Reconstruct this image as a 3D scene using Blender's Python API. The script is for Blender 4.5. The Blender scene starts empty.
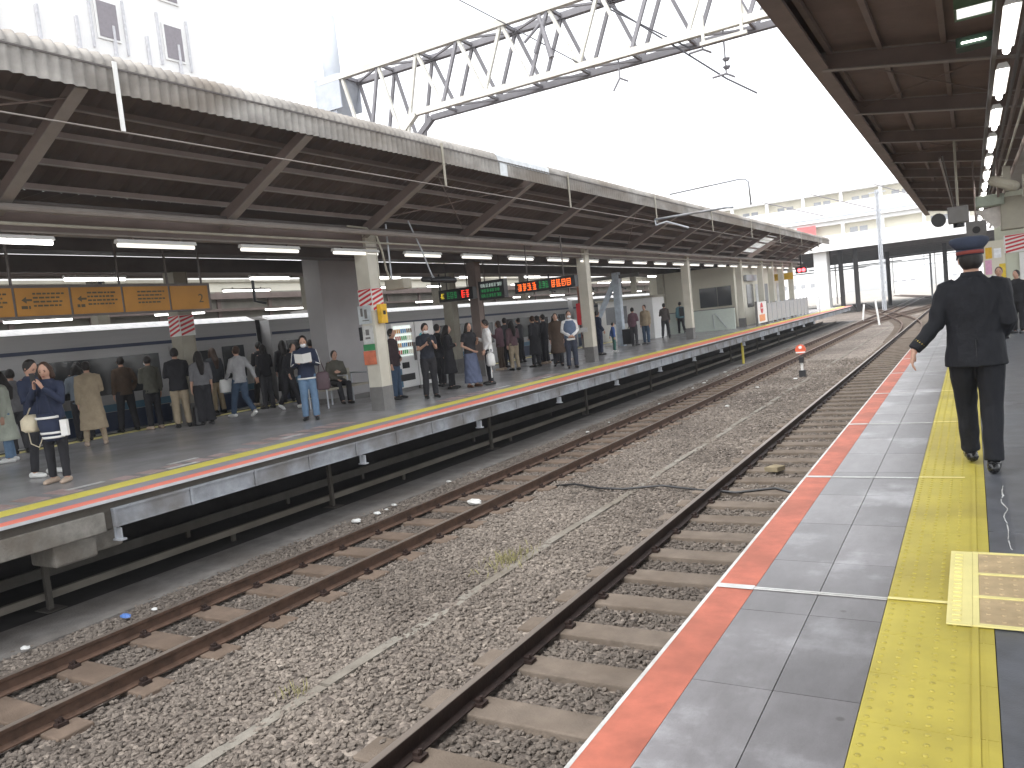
EXPOSURE=1.85
import bpy, bmesh, math, random
import numpy as np
from mathutils import Vector, Matrix, noise
random.seed(7); RNG=np.random.default_rng(11)
PI=math.pi
SC=bpy.context.scene
COL=SC.collection
CAMH=1.55
ORD=['first','second','third','fourth','fifth','sixth','seventh','eighth','ninth','tenth','eleventh','twelfth','thirteenth','fourteenth','fifteenth','sixteenth','seventeenth','eighteenth','nineteenth','twentieth','twenty-first','twenty-second','twenty-third','twenty-fourth','twenty-fifth','twenty-sixth','twenty-seventh','twenty-eighth','twenty-ninth','thirtieth','thirty-first','thirty-second']

# ---------------------------------------------------------------- materials
MATS={}
def mat(name,c,rough=.7,metal=0.,var=.18,scale=6.,bump=0.,bscale=40.,emit=0.,spec=.4,stretch=(1,1,1),dirt=0.,trans=0.):
    if name in MATS: return MATS[name]
    m=bpy.data.materials.new(name); m.use_nodes=True; nt=m.node_tree; N=nt.nodes; L=nt.links
    b=N['Principled BSDF']
    b.inputs['Roughness'].default_value=rough; b.inputs['Metallic'].default_value=metal
    b.inputs['Specular IOR Level'].default_value=spec
    tc=N.new('ShaderNodeNewGeometry'); mp=N.new('ShaderNodeMapping'); mp.inputs['Scale'].default_value=stretch
    L.new(tc.outputs['Position'],mp.inputs['Vector'])
    nz=N.new('ShaderNodeTexNoise'); nz.inputs['Scale'].default_value=scale; nz.inputs['Detail'].default_value=5; nz.inputs['Roughness'].default_value=.62
    L.new(mp.outputs[0],nz.inputs['Vector'])
    cr=N.new('ShaderNodeValToRGB'); e=cr.color_ramp.elements
    e[0].position=.3; e[1].position=.7
    lo=[max(0,x*(1-var)) for x in c]; hi=[min(1,x*(1+var)) for x in c]
    e[0].color=(*lo,1); e[1].color=(*hi,1)
    L.new(nz.outputs['Fac'],cr.inputs['Fac'])
    out=cr.outputs['Color']
    if dirt>0:
        n2=N.new('ShaderNodeTexNoise'); n2.inputs['Scale'].default_value=scale*.23+.3; n2.inputs['Detail'].default_value=7
        L.new(mp.outputs[0],n2.inputs['Vector'])
        r2=N.new('ShaderNodeValToRGB'); r2.color_ramp.elements[0].position=.42; r2.color_ramp.elements[1].position=.62
        r2.color_ramp.elements[0].color=(0,0,0,1); r2.color_ramp.elements[1].color=(1,1,1,1)
        L.new(n2.outputs['Fac'],r2.inputs['Fac'])
        mx=N.new('ShaderNodeMixRGB'); mx.inputs['Color2'].default_value=(c[0]*.45+.03,c[1]*.4+.025,c[2]*.35+.02,1)
        mm=N.new('ShaderNodeMath'); mm.operation='MULTIPLY'; mm.inputs[1].default_value=dirt
        L.new(r2.outputs['Color'],mm.inputs[0]); L.new(mm.outputs[0],mx.inputs['Fac']); L.new(out,mx.inputs['Color1']); out=mx.outputs['Color']
    L.new(out,b.inputs['Base Color'])
    if bump>0:
        n3=N.new('ShaderNodeTexNoise'); n3.inputs['Scale'].default_value=bscale; n3.inputs['Detail'].default_value=4
        L.new(mp.outputs[0],n3.inputs['Vector'])
        bp=N.new('ShaderNodeBump'); bp.inputs['Strength'].default_value=bump; bp.inputs['Distance'].default_value=.02
        L.new(n3.outputs['Fac'],bp.inputs['Height']); L.new(bp.outputs[0],b.inputs['Normal'])
    if emit>0:
        b.inputs['Emission Color'].default_value=(*c,1); b.inputs['Emission Strength'].default_value=emit
    if trans>0:
        b.inputs['Transmission Weight'].default_value=trans
    MATS[name]=m
    return m

# ---------------------------------------------------------------- mesh builder
class MB:
    def __init__(s): s.v=[]; s.f=[]
    def add(s,vs,fs):
        n=len(s.v); s.v.extend([tuple(p) for p in vs]); s.f.extend([tuple(i+n for i in f) for f in fs]); return s
    def box(s,x0,x1,y0,y1,z0,z1):
        if x0>x1:x0,x1=x1,x0
        if y0>y1:y0,y1=y1,y0
        if z0>z1:z0,z1=z1,z0
        return s.add([(x0,y0,z0),(x1,y0,z0),(x1,y1,z0),(x0,y1,z0),(x0,y0,z1),(x1,y0,z1),(x1,y1,z1),(x0,y1,z1)],
              [(0,3,2,1),(4,5,6,7),(0,1,5,4),(1,2,6,5),(2,3,7,6),(3,0,4,7)])
    def quad(s,a,b,c,d): return s.add([a,b,c,d],[(0,1,2,3)])
    def beam(s,p,q,w,h,up=(0,0,1)):
        p=Vector(p);q=Vector(q);d=(q-p).normalized();u=Vector(up)
        r=d.cross(u)
        if r.length<1e-4: r=d.cross(Vector((0,1,0)))
        r.normalize();u=r.cross(d).normalized();r*=w/2;u*=h/2
        vs=[p-r-u,p+r-u,p+r+u,p-r+u,q-r-u,q+r-u,q+r+u,q-r+u]
        return s.add(vs,[(0,3,2,1),(4,5,6,7),(0,1,5,4),(1,2,6,5),(2,3,7,6),(3,0,4,7)][:0]+[(0,1,2,3),(7,6,5,4),(0,4,5,1),(1,5,6,2),(2,6,7,3),(3,7,4,0)])
    def prism(s,poly,d):   # poly list of 3d points, extruded by vector d
        n=len(poly); d=Vector(d); a=[Vector(p) for p in poly]; b=[p+d for p in a]
        fs=[tuple(range(n)),tuple(reversed(range(n,2*n)))]+[(i,i+n,(i+1)%n+n,(i+1)%n) for i in range(n)]
        return s.add(a+b,fs)
    def tube(s,pts,r,n=8,cap=True,round_=False,flat=None):
        P=[Vector(p) for p in pts]
        R=list(r) if hasattr(r,'__len__') else [r]*len(P)
        if round_:   # hemispherical ends
            d0=(P[0]-P[1]).normalized(); d1=(P[-1]-P[-2]).normalized(); r0,r1=R[0],R[-1]
            pre=[(P[0]+d0*r0*math.sin(a),r0*math.cos(a)) for a in (1.35,.9,.45)]
            post=[(P[-1]+d1*r1*math.sin(a),r1*math.cos(a)) for a in (.45,.9,1.35)]
            P=[a for a,_ in pre]+P+[a for a,_ in post]; R=[b for _,b in pre]+R+[b for _,b in post]
        vs=[];prev=None
        for i,p in enumerate(P):
            t=(P[min(i+1,len(P)-1)]-P[max(i-1,0)])
            t=t.normalized() if t.length>1e-9 else Vector((0,0,1))
            if prev is None:
                a=Vector((0,0,1)) if abs(t.z)<.9 else Vector((0,1,0))
                u=t.cross(a).normalized()
            else:
                u=(prev-t*prev.dot(t))
                u=u.normalized() if u.length>1e-6 else prev
            prev=u; w=t.cross(u)
            for k in range(n):
                an=2*PI*k/n; vs.append(p+(u*math.cos(an)+w*math.sin(an))*R[i])
        fs=[]
        for i in range(len(P)-1):
            for k in range(n):
                a=i*n+k;b=i*n+(k+1)%n; fs.append((a,b,b+n,a+n))
        if cap: fs.append(tuple(reversed(range(n)))); fs.append(tuple(range((len(P)-1)*n,len(P)*n)))
        return s.add(vs,fs)
    def rings(s,rs,n=16,frame=None):  # rs: (cx,cy,cz,rx,ry[,pow]) horizontal rings, closed ends
        vs=[]
        for q in rs:
            cx,cy,cz,rx,ry=q[:5]; e=q[5] if len(q)>5 else 1.
            for k in range(n):
                a=2*PI*k/n; ca,sa=math.cos(a),math.sin(a)
                vs.append(Vector((cx+rx*math.copysign(abs(ca)**e,ca),cy+ry*math.copysign(abs(sa)**e,sa),cz)))
        fs=[]
        for i in range(len(rs)-1):
            for k in range(n):
                a=i*n+k;b=i*n+(k+1)%n; fs.append((a,b,b+n,a+n))
        fs.append(tuple(reversed(range(n)))); fs.append(tuple(range((len(rs)-1)*n,len(rs)*n)))
        return s.add(vs,fs)
    def ell(s,c,r,nu=14,nv=9,fn=None,rot=None):
        vs=[];fs=[]
        for j in range(nv+1):
            th=PI*j/nv
            for i in range(nu):
                ph=2*PI*i/nu; d=Vector((math.sin(th)*math.cos(ph),math.sin(th)*math.sin(ph),math.cos(th)))
                p=Vector((d.x*r[0],d.y*r[1],d.z*r[2]))
                if fn: p=fn(d,p)
                if rot: p=rot@p
                vs.append(Vector(c)+p)
        for j in range(nv):
            for i in range(nu):
                a=j*nu+i;b=j*nu+(i+1)%nu; fs.append((a,a+nu,b+nu,b))
        return s.add(vs,fs)
    def disc(s,c,r,axis,th,n=20):
        c=Vector(c);a=Vector(axis).normalized(); return s.tube([c-a*th/2,c+a*th/2],r,n)
    def mesh(s,name,off=(0,0,0)):
        me=bpy.data.meshes.new(name)
        o=Vector(off); me.from_pydata([tuple(Vector(p)-o) for p in s.v],[],s.f); me.validate(); return me
    def build(s,name,m,parent=None,smooth=False,bevel=0.,origin=None):
        if parent is not None: off=WLOC[parent.name]
        else:
            a=np.array([tuple(p) for p in s.v],float); lo=a.min(0);hi=a.max(0)
            off=origin if origin is not None else ((lo[0]+hi[0])/2,(lo[1]+hi[1])/2,lo[2])
        me=s.mesh(name,off)
        ob=bpy.data.objects.new(name,me); COL.objects.link(ob)
        if m: me.materials.append(m)
        if parent is not None: ob.parent=parent; WLOC[ob.name]=Vector(off)
        else: ob.location=off; WLOC[ob.name]=Vector(off)
        if smooth:
            me.polygons.foreach_set('use_smooth',[True]*len(me.polygons))
        if bevel>0:
            md=ob.modifiers.new('bevel','BEVEL'); md.width=bevel; md.segments=2; md.limit_method='ANGLE'
        return ob
WLOC={}
def tag(o,label=None,cat=None,group=None,kind=None):
    if label: o['label']=label
    if cat: o['category']=cat
    if group: o['group']=group
    if kind: o['kind']=kind
    return o
def empty(name,loc,label,cat,group=None):
    o=bpy.data.objects.new(name,None); COL.objects.link(o); o.location=loc; o.empty_display_size=.2
    WLOC[o.name]=Vector(loc); return tag(o,label,cat,group)
def copy_tree(o,loc=None,label=None,rz=None,parent=None):
    c=o.copy(); COL.objects.link(c)
    if parent is not None: c.parent=parent
    for ch in list(o.children): copy_tree(ch,parent=c)
    if loc is not None: c.location=loc
    if rz is not None: c.rotation_euler.z=rz
    if label: c['label']=label
    return c
def structure(o): o['kind']='structure'; return o
def text_mb(txt,size,ox,ux,uy,th=.004):
    """built-in font -> MB, origin ox, x axis ux, y axis uy"""
    cu=bpy.data.curves.new('t','FONT'); cu.body=txt; cu.size=size; cu.extrude=th/2
    ob=bpy.data.objects.new('t',cu); COL.objects.link(ob)
    dg=bpy.context.evaluated_depsgraph_get(); me=bpy.data.meshes.new_from_object(ob.evaluated_get(dg))
    ux=Vector(ux).normalized();uy=Vector(uy).normalized();uz=ux.cross(uy); mb=MB()
    mb.add([Vector(ox)+ux*v.co.x+uy*v.co.y+uz*v.co.z for v in me.vertices],[tuple(p.vertices) for p in me.polygons])
    bpy.data.objects.remove(ob); bpy.data.curves.remove(cu); bpy.data.meshes.remove(me)
    return mb

# ---------------------------------------------------------------- camera, world, light
F=783.767; YAW,PITCH,ROLL=0.53710206,0.07767556,0.10399956
def camera():
    cy,sy=math.cos(YAW),math.sin(YAW);cp,sp=math.cos(PITCH),math.sin(PITCH)
    f=Vector((-sy*cp,cy*cp,-sp)); r=Vector((cy,sy,0)); d=f.cross(r)
    cr,sr=math.cos(ROLL),math.sin(ROLL)
    r2=r*cr+d*sr; d2=-r*sr+d*cr
    M=Matrix((r2,-d2,-f)).transposed().to_4x4(); M.translation=Vector((0,0,CAMH))
    c=bpy.data.cameras.new('camera'); c.sensor_width=36; c.lens=F/1024*36; c.clip_end=3000; c.clip_start=.05
    o=bpy.data.objects.new('camera',c); COL.objects.link(o); o.matrix_world=M; SC.camera=o
camera()
SUN_EL,SUN_AZ=math.radians(62),math.radians(195)
w=bpy.data.worlds.new('World'); SC.world=w; w.use_nodes=True
nt=w.node_tree; bg=nt.nodes['Background']
sky=nt.nodes.new('ShaderNodeTexSky'); sky.sky_type='NISHITA'; sky.sun_disc=False
sky.sun_elevation=SUN_EL; sky.sun_rotation=SUN_AZ; sky.air_density=1.0; sky.dust_density=1.5; sky.ozone_density=1
hs=nt.nodes.new('ShaderNodeHueSaturation'); hs.inputs['Saturation'].default_value=.12
nt.links.new(sky.outputs[0],hs.inputs['Color']); nt.links.new(hs.outputs[0],bg.inputs['Color'])
bg.inputs['Strength'].default_value=.15
su=bpy.data.lights.new('sun','SUN'); su.energy=.8; su.angle=math.radians(50); su.color=(1,.97,.92)
so=bpy.data.objects.new('sun',su); COL.objects.link(so)
dv=Vector((math.sin(SUN_AZ)*math.cos(SUN_EL),math.cos(SUN_AZ)*math.cos(SUN_EL),math.sin(SUN_EL)))
so.rotation_euler=dv.to_track_quat('Z','Y').to_euler()
SC.view_settings.view_transform='Standard'; SC.view_settings.look='None'; SC.view_settings.gamma=1
SC.view_settings.exposure=EXPOSURE
SC.cycles.use_denoising=True
SC.cycles.max_bounces=6; SC.cycles.diffuse_bounces=4; SC.cycles.glossy_bounces=3; SC.cycles.sample_clamp_indirect=6
# ================================================================ materials of the place
M_BEAMG=mat('grimy_pale_rail',(.17,.155,.13),.8,scale=3,var=.3,stretch=(1,.4,1),dirt=.4)
def special_gravel():
    m=bpy.data.materials.new('gravel_base'); m.use_nodes=True; nt=m.node_tree;N=nt.nodes;L=nt.links; b=N['Principled BSDF']; b.inputs['Roughness'].default_value=.9
    g=N.new('ShaderNodeNewGeometry'); v=N.new('ShaderNodeTexVoronoi'); v.inputs['Scale'].default_value=19
    L.new(g.outputs['Position'],v.inputs['Vector'])
    sp=N.new('ShaderNodeSeparateColor'); L.new(v.outputs['Color'],sp.inputs[0])
    cr=N.new('ShaderNodeValToRGB'); e=cr.color_ramp.elements; e[0].color=(.085,.074,.066,1); e[1].color=(.30,.27,.245,1); e[1].position=.95
    k=e.new(.5); k.color=(.2,.175,.16,1); L.new(sp.outputs[0],cr.inputs['Fac'])
    n=N.new('ShaderNodeTexNoise'); n.inputs['Scale'].default_value=.35; n.inputs['Detail'].default_value=6; L.new(g.outputs['Position'],n.inputs['Vector'])
    r2=N.new('ShaderNodeValToRGB'); r2.color_ramp.elements[0].position=.35; r2.color_ramp.elements[0].color=(.62,.58,.54,1); r2.color_ramp.elements[1].position=.65; r2.color_ramp.elements[1].color=(1.1,1.06,1,1); L.new(n.outputs['Fac'],r2.inputs['Fac'])
    mx=N.new('ShaderNodeMixRGB'); mx.blend_type='MULTIPLY'; mx.inputs['Fac'].default_value=1; L.new(cr.outputs[0],mx.inputs[1]); L.new(r2.outputs[0],mx.inputs[2]); L.new(mx.outputs[0],b.inputs['Base Color'])
    bp=N.new('ShaderNodeBump'); bp.inputs['Distance'].default_value=.04; bp.inputs['Strength'].default_value=1; bp.invert=True
    L.new(v.outputs['Distance'],bp.inputs['Height']); L.new(bp.outputs[0],b.inputs['Normal']); return m
def special_stone():
    m=bpy.data.materials.new('gravel_stone'); m.use_nodes=True; nt=m.node_tree;N=nt.nodes;L=nt.links; b=N['Principled BSDF']; b.inputs['Roughness'].default_value=.85
    a=N.new('ShaderNodeAttribute'); a.attribute_name='tone'
    cr=N.new('ShaderNodeValToRGB'); e=cr.color_ramp.elements; e[0].color=(.085,.077,.071,1); e[1].color=(.42,.39,.36,1)
    for p,c in ((.3,(.145,.131,.121)),(.55,(.198,.180,.166)),(.8,(.27,.248,.23))): k=e.new(p); k.color=(*c,1)
    L.new(a.outputs['Fac'],cr.inputs['Fac'])
    g=N.new('ShaderNodeNewGeometry'); n=N.new('ShaderNodeTexNoise'); n.inputs['Scale'].default_value=45; L.new(g.outputs['Position'],n.inputs['Vector'])
    r2=N.new('ShaderNodeValToRGB'); r2.color_ramp.elements[0].position=.3; r2.color_ramp.elements[0].color=(.7,.68,.66,1); r2.color_ramp.elements[1].position=.7; r2.color_ramp.elements[1].color=(1.1,1.08,1.05,1); L.new(n.outputs['Fac'],r2.inputs['Fac'])
    mx=N.new('ShaderNodeMixRGB'); mx.blend_type='MULTIPLY'; mx.inputs['Fac'].default_value=1; L.new(cr.outputs[0],mx.inputs[1]); L.new(r2.outputs[0],mx.inputs[2])
    n4=N.new('ShaderNodeTexNoise'); n4.inputs['Scale'].default_value=.55; n4.inputs['Detail'].default_value=5; L.new(g.outputs['Position'],n4.inputs['Vector'])
    r4=N.new('ShaderNodeValToRGB'); r4.color_ramp.elements[0].position=.36; r4.color_ramp.elements[0].color=(.70,.66,.62,1); r4.color_ramp.elements[1].position=.64; r4.color_ramp.elements[1].color=(1.12,1.08,1.02,1); L.new(n4.outputs['Fac'],r4.inputs['Fac'])
    m4=N.new('ShaderNodeMixRGB'); m4.blend_type='MULTIPLY'; m4.inputs['Fac'].default_value=1; L.new(mx.outputs[0],m4.inputs[1]); L.new(r4.outputs[0],m4.inputs[2]); L.new(m4.outputs[0],b.inputs['Base Color']); return m
def special_tile():
    # grey slabs with pale dusty scuff patches
    m=bpy.data.materials.new('platform_tile'); m.use_nodes=True; nt=m.node_tree;N=nt.nodes;L=nt.links; b=N['Principled BSDF']
    g=N.new('ShaderNodeNewGeometry')
    n=N.new('ShaderNodeTexNoise'); n.inputs['Scale'].default_value=1.1; n.inputs['Detail'].default_value=6; n.inputs['Roughness'].default_value=.6; L.new(g.outputs['Position'],n.inputs['Vector'])
    cr=N.new('ShaderNodeValToRGB'); e=cr.color_ramp.elements; e[0].position=.40; e[0].color=(.135,.128,.132,1); e[1].position=.70; e[1].color=(.42,.42,.44,1)
    k=e.new(.53); k.color=(.175,.168,.174,1); L.new(n.outputs['Fac'],cr.inputs['Fac'])
    f=N.new('ShaderNodeTexNoise'); f.inputs['Scale'].default_value=180; L.new(g.outputs['Position'],f.inputs['Vector'])
    a=N.new('ShaderNodeAttribute'); a.attribute_name='tone'
    ad=N.new('ShaderNodeMath'); ad.operation='MULTIPLY_ADD'; ad.inputs[1].default_value=.35; ad.inputs[2].default_value=.82; L.new(a.outputs['Fac'],ad.inputs[0])
    ad2=N.new('ShaderNodeMath'); ad2.operation='MULTIPLY_ADD'; ad2.inputs[1].default_value=.3; ad2.inputs[2].default_value=-.15; L.new(f.outputs['Fac'],ad2.inputs[0])
    ad3=N.new('ShaderNodeMath'); ad3.operation='ADD'; L.new(ad.outputs[0],ad3.inputs[0]); L.new(ad2.outputs[0],ad3.inputs[1])
    mx=N.new('ShaderNodeMixRGB'); mx.blend_type='MULTIPLY'; mx.inputs['Fac'].default_value=1; L.new(cr.outputs[0],mx.inputs[1]); L.new(ad3.outputs[0],mx.inputs[2])
    v=N.new('ShaderNodeTexVoronoi'); v.inputs['Scale'].default_value=3.2; L.new(g.outputs['Position'],v.inputs['Vector'])
    vr=N.new('ShaderNodeValToRGB'); vr.color_ramp.elements[0].position=.035; vr.color_ramp.elements[0].color=(.55,.53,.5,1); vr.color_ramp.elements[1].position=.06; vr.color_ramp.elements[1].color=(1,1,1,1); L.new(v.outputs['Distance'],vr.inputs['Fac'])
    w2=N.new('ShaderNodeTexNoise'); w2.inputs['Scale'].default_value=4; w2.inputs['Detail'].default_value=8; w2.inputs['Roughness'].default_value=.7; mpp=N.new('ShaderNodeMapping'); mpp.inputs['Scale'].default_value=(1,.35,1); L.new(g.outputs['Position'],mpp.inputs['Vector']); L.new(mpp.outputs[0],w2.inputs['Vector'])
    wr=N.new('ShaderNodeValToRGB'); wr.color_ramp.elements[0].position=.38; wr.color_ramp.elements[0].color=(.80,.79,.78,1); wr.color_ramp.elements[1].position=.62; wr.color_ramp.elements[1].color=(1.1,1.1,1.1,1); L.new(w2.outputs['Fac'],wr.inputs['Fac'])
    ma=N.new('ShaderNodeMixRGB'); ma.blend_type='MULTIPLY'; ma.inputs['Fac'].default_value=1; L.new(mx.outputs[0],ma.inputs[1]); L.new(vr.outputs[0],ma.inputs[2])
    mb_=N.new('ShaderNodeMixRGB'); mb_.blend_type='MULTIPLY'; mb_.inputs['Fac'].default_value=1; L.new(ma.outputs[0],mb_.inputs[1]); L.new(wr.outputs[0],mb_.inputs[2]); L.new(mb_.outputs[0],b.inputs['Base Color'])
    rr=N.new('ShaderNodeValToRGB'); rr.color_ramp.elements[0].color=(.22,.22,.22,1); rr.color_ramp.elements[1].color=(.48,.48,.48,1); L.new(n.outputs['Fac'],rr.inputs['Fac']); L.new(rr.outputs[0],b.inputs['Roughness'])
    b.inputs['Specular IOR Level'].default_value=.5
    return m
M_GRAVEL=special_gravel(); M_STONE=special_stone(); M_TILE=special_tile()
M_SLEEP=mat('sleeper_concrete',(.15,.122,.098),.88,scale=5,var=.22,bump=.3,bscale=60,dirt=.5)
M_RUST=mat('rusty_steel',(.10,.060,.042),.6,.3,scale=8,var=.35,bump=.2)
M_RUSTD=mat('dark_rusty_steel',(.045,.03,.026),.55,.4,scale=8,var=.3,bump=.2)
M_SLEEPL=mat('sleeper_brown',(.135,.100,.076),.88,scale=5,var=.25,bump=.3,bscale=60,dirt=.5)
M_RAILTOP=mat('worn_rail_top',(.27,.23,.20),.34,.6,scale=3,var=.2,stretch=(1,.1,1))
M_CONC=mat('weathered_concrete',(.20,.19,.17),.85,scale=6,var=.35,bump=.4,dirt=.8)
M_CONCD=mat('grimy_concrete',(.085,.078,.068),.9,scale=3,var=.25,bump=.3,dirt=.4)
M_DARK=mat('near_black',(.025,.023,.022),.9,scale=3,var=.3)  # plain near-black for parts below the platform, train and bridge
M_YEL=mat('tactile_yellow',(.51,.43,.07),.5,scale=2.2,var=.14,dirt=.5)
M_YELP=mat('pale_yellow_paint',(.80,.72,.30),.5,scale=5,var=.06)
M_ORG=mat('orange_edge_paint',(.47,.14,.09),.6,scale=7,var=.2,dirt=.5)
M_WHITE=mat('white_paint',(.78,.78,.76),.5,scale=6,var=.06,dirt=.12)
M_OFFW=mat('white_worn_line',(.62,.63,.62),.55,scale=9,var=.2,dirt=.35)
M_ASPH=mat('platform_asphalt',(.11,.117,.132),.38,scale=4,var=.3,bump=.1,bscale=120,dirt=.25)
M_ASPHL=mat('left_platform_asphalt',(.34,.337,.34),.26,scale=1.6,var=.22,bump=.05,bscale=80,dirt=.35)
M_PINK=mat('faded_pink_marking',(.44,.33,.32),.5,scale=7,var=.25,dirt=.5)
M_GROUT=mat('grout',(.04,.04,.042),.8)
M_FASC=mat('fascia_grey_blue',(.27,.285,.31),.6,scale=5,var=.25,dirt=.8,bump=.1)
M_STEELB=mat('brown_painted_steel',(.20,.155,.138),.6,scale=2,var=.15,dirt=.3)
M_STEELBL=mat('lit_flange_and_pipe_steel',(.26,.235,.215),.6,scale=2,var=.15,dirt=.2)  # paler brown steel; on flanges the light falling there is put into the colour
M_STEELD=mat('dark_painted_steel',(.11,.098,.094),.6,scale=2,var=.2,dirt=.3)
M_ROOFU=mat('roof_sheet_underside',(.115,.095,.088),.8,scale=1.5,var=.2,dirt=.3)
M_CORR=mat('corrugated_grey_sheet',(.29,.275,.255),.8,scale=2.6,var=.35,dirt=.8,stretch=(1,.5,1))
M_CREAM=mat('cream_painted_steel',(.62,.60,.52),.5,scale=3,var=.07,dirt=.25)
M_CREAMD=mat('dull_cream_paint',(.36,.34,.28),.6,scale=3,var=.12,dirt=.3)
M_COLGREY=mat('dark_grey_band',(.17,.165,.16),.6,scale=5,var=.15)
M_GREYW=mat('grey_wall_panel',(.38,.37,.375),.55,scale=1.2,var=.08,dirt=.1)
M_BW=mat('bright_white_wall',(.80,.80,.79),.7,scale=.6,var=.03,dirt=.08)
M_BCREAM=mat('cream_wall',(.68,.65,.55),.7,scale=.6,var=.05,dirt=.1)
M_GLASSD=mat('dark_window_glass',(.05,.055,.06),.12,scale=1,var=.2,spec=.8)
M_GLASSG=mat('grey_window_glass',(.30,.31,.33),.15,scale=1,var=.15,spec=.8)
M_STAIN=mat('stainless_body',(.40,.40,.41),.42,.3,scale=2,var=.06,stretch=(1,.3,4))
M_BLUE=mat('train_blue',(.04,.055,.105),.35,scale=3,var=.08)
M_BLUEL=mat('train_light_blue',(.07,.16,.24),.35,scale=3,var=.08)
M_TUBE=mat('lit_tube',(1,.98,.94),.4,var=0,emit=3.)
M_TUBEDIM=mat('lit_tube_dim',(1,.97,.90),.4,var=0,emit=.30)
M_TUBEHOT=mat('lit_tube_bright',(1,.99,.96),.4,var=0,emit=4.5)
M_LAMPB=mat('lamp_body_white',(.6,.6,.58),.5,scale=5,var=.05)
M_BLACK=mat('black_plastic',(.02,.02,.022),.4,var=.1)
M_RED=mat('red_paint',(.55,.04,.05),.5,var=.08)
M_REDD=mat('dull_red',(.28,.05,.05),.6,var=.15)
M_SIGNY=mat('sign_amber',(.32,.145,.015),.45,scale=1.4,var=.18)
M_SIGNT=mat('sign_dark_print',(.06,.045,.02),.5,var=.1)
M_GALV=mat('galvanised_steel',(.45,.47,.50),.45,.35,scale=5,var=.12)
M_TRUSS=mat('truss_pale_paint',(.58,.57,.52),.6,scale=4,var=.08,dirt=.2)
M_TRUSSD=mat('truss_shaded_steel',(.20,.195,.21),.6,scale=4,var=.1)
M_WIRE=mat('wire_dark',(.06,.06,.07),.5,var=.1)
M_GREENB=mat('signal_green_print',(.05,.25,.10),.5,var=.1)

# ================================================================ people
SKIN=mat('skin',(.50,.30,.22),.55,scale=20,var=.05); SKIND=mat('lips',(.33,.12,.10),.5)
HAIRB=mat('black_hair',(.015,.012,.011),.45,scale=60,var=.3,bump=.4,bscale=200); HAIRBR=mat('brown_hair',(.05,.025,.015),.45,scale=60,var=.3,bump=.4,bscale=200)
EYE=mat('eye_dark',(.015,.012,.012),.2)
MASKM=mat('mask_white',(.78,.80,.82),.7,var=.03)
def cloth(n,c,r=.85): return mat('cloth_'+n,c,r,scale=7,var=.16,bump=.35,bscale=22)
def remesh(mb,vox,smooth=3,wr=0.,seed=0):
    me=mb.mesh('tmp'); ob=bpy.data.objects.new('tmp',me); COL.objects.link(ob)
    bm=bmesh.new(); bm.from_mesh(me); bmesh.ops.recalc_face_normals(bm,faces=bm.faces); bm.to_mesh(me); bm.free()
    r=ob.modifiers.new('r','REMESH'); r.mode='VOXEL'; r.voxel_size=vox
    if smooth: s=ob.modifiers.new('s','SMOOTH'); s.iterations=smooth; s.factor=.5
    dg=bpy.context.evaluated_depsgraph_get(); out=bpy.data.meshes.new_from_object(ob.evaluated_get(dg))
    bpy.data.objects.remove(ob); bpy.data.meshes.remove(me)
    if wr>0:
        off=Vector((seed*3.7,seed*1.3,0)); n=len(out.vertices); co=np.empty(n*3,np.float32); no=np.empty(n*3,np.float32)
        out.vertices.foreach_get('co',co); out.vertices.foreach_get('normal',no); co=co.reshape(-1,3); no=no.reshape(-1,3)
        P=co.astype(float)+np.array(off)
        f=np.sin(P[:,2]*31+6*np.sin(P[:,0]*9+P[:,1]*7))*.45+np.sin(P[:,0]*37+P[:,2]*13+4*np.sin(P[:,1]*11+P[:,2]*5))*.35+np.sin(P[:,1]*41-P[:,2]*19+3*np.sin(P[:,0]*17))*.3
        co+=no*(f*wr)[:,None]; out.vertices.foreach_set('co',co.ravel().astype(np.float32))
    out.polygons.foreach_set('use_smooth',[True]*len(out.polygons)); out.update()
    return out
def addmesh(name,me,m,parent):
    me.name=name; me.materials.clear(); me.materials.append(m); o=bpy.data.objects.new(name,me); COL.objects.link(o); o.parent=parent; return o
ARMS={ # elbow, wrist offsets from shoulder; s multiplies x; hand direction
 'down':((.05,-.02,-.28),(.06,.03,-.53),(0,.1,-1)),
 'phone':((.05,.03,-.27),(-.07,.23,-.16),(-.3,.8,.5)),
 'clasp':((.07,-.03,-.27),(-.13,.17,-.42),(-.8,.4,-.4)),
 'read':((.07,.03,-.27),(-.04,.27,-.20),(-.4,.8,.35)),
 'face':((.07,.10,-.24),(-.11,.22,-.02),(-.3,.4,.9)),
 'fold':((.08,.02,-.27),(-.14,.19,-.22),(-.9,.3,.1)),
 'carry':((.05,-.04,-.27),(.04,.12,-.46),(0,.3,-.9)),
 'pocket':((.09,-.07,-.26),(.02,.03,-.45),(-.3,.5,-.8)),
 'swingf':((.04,.09,-.26),(.03,.25,-.44),(0,.6,-.8)),
 'swingb':((.10,-.12,-.24),(.16,-.16,-.48),(.15,-.25,-1)),
 'bag':((.06,-.06,-.27),(-.03,.10,-.38),(-.5,.6,-.4)),
}
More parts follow.
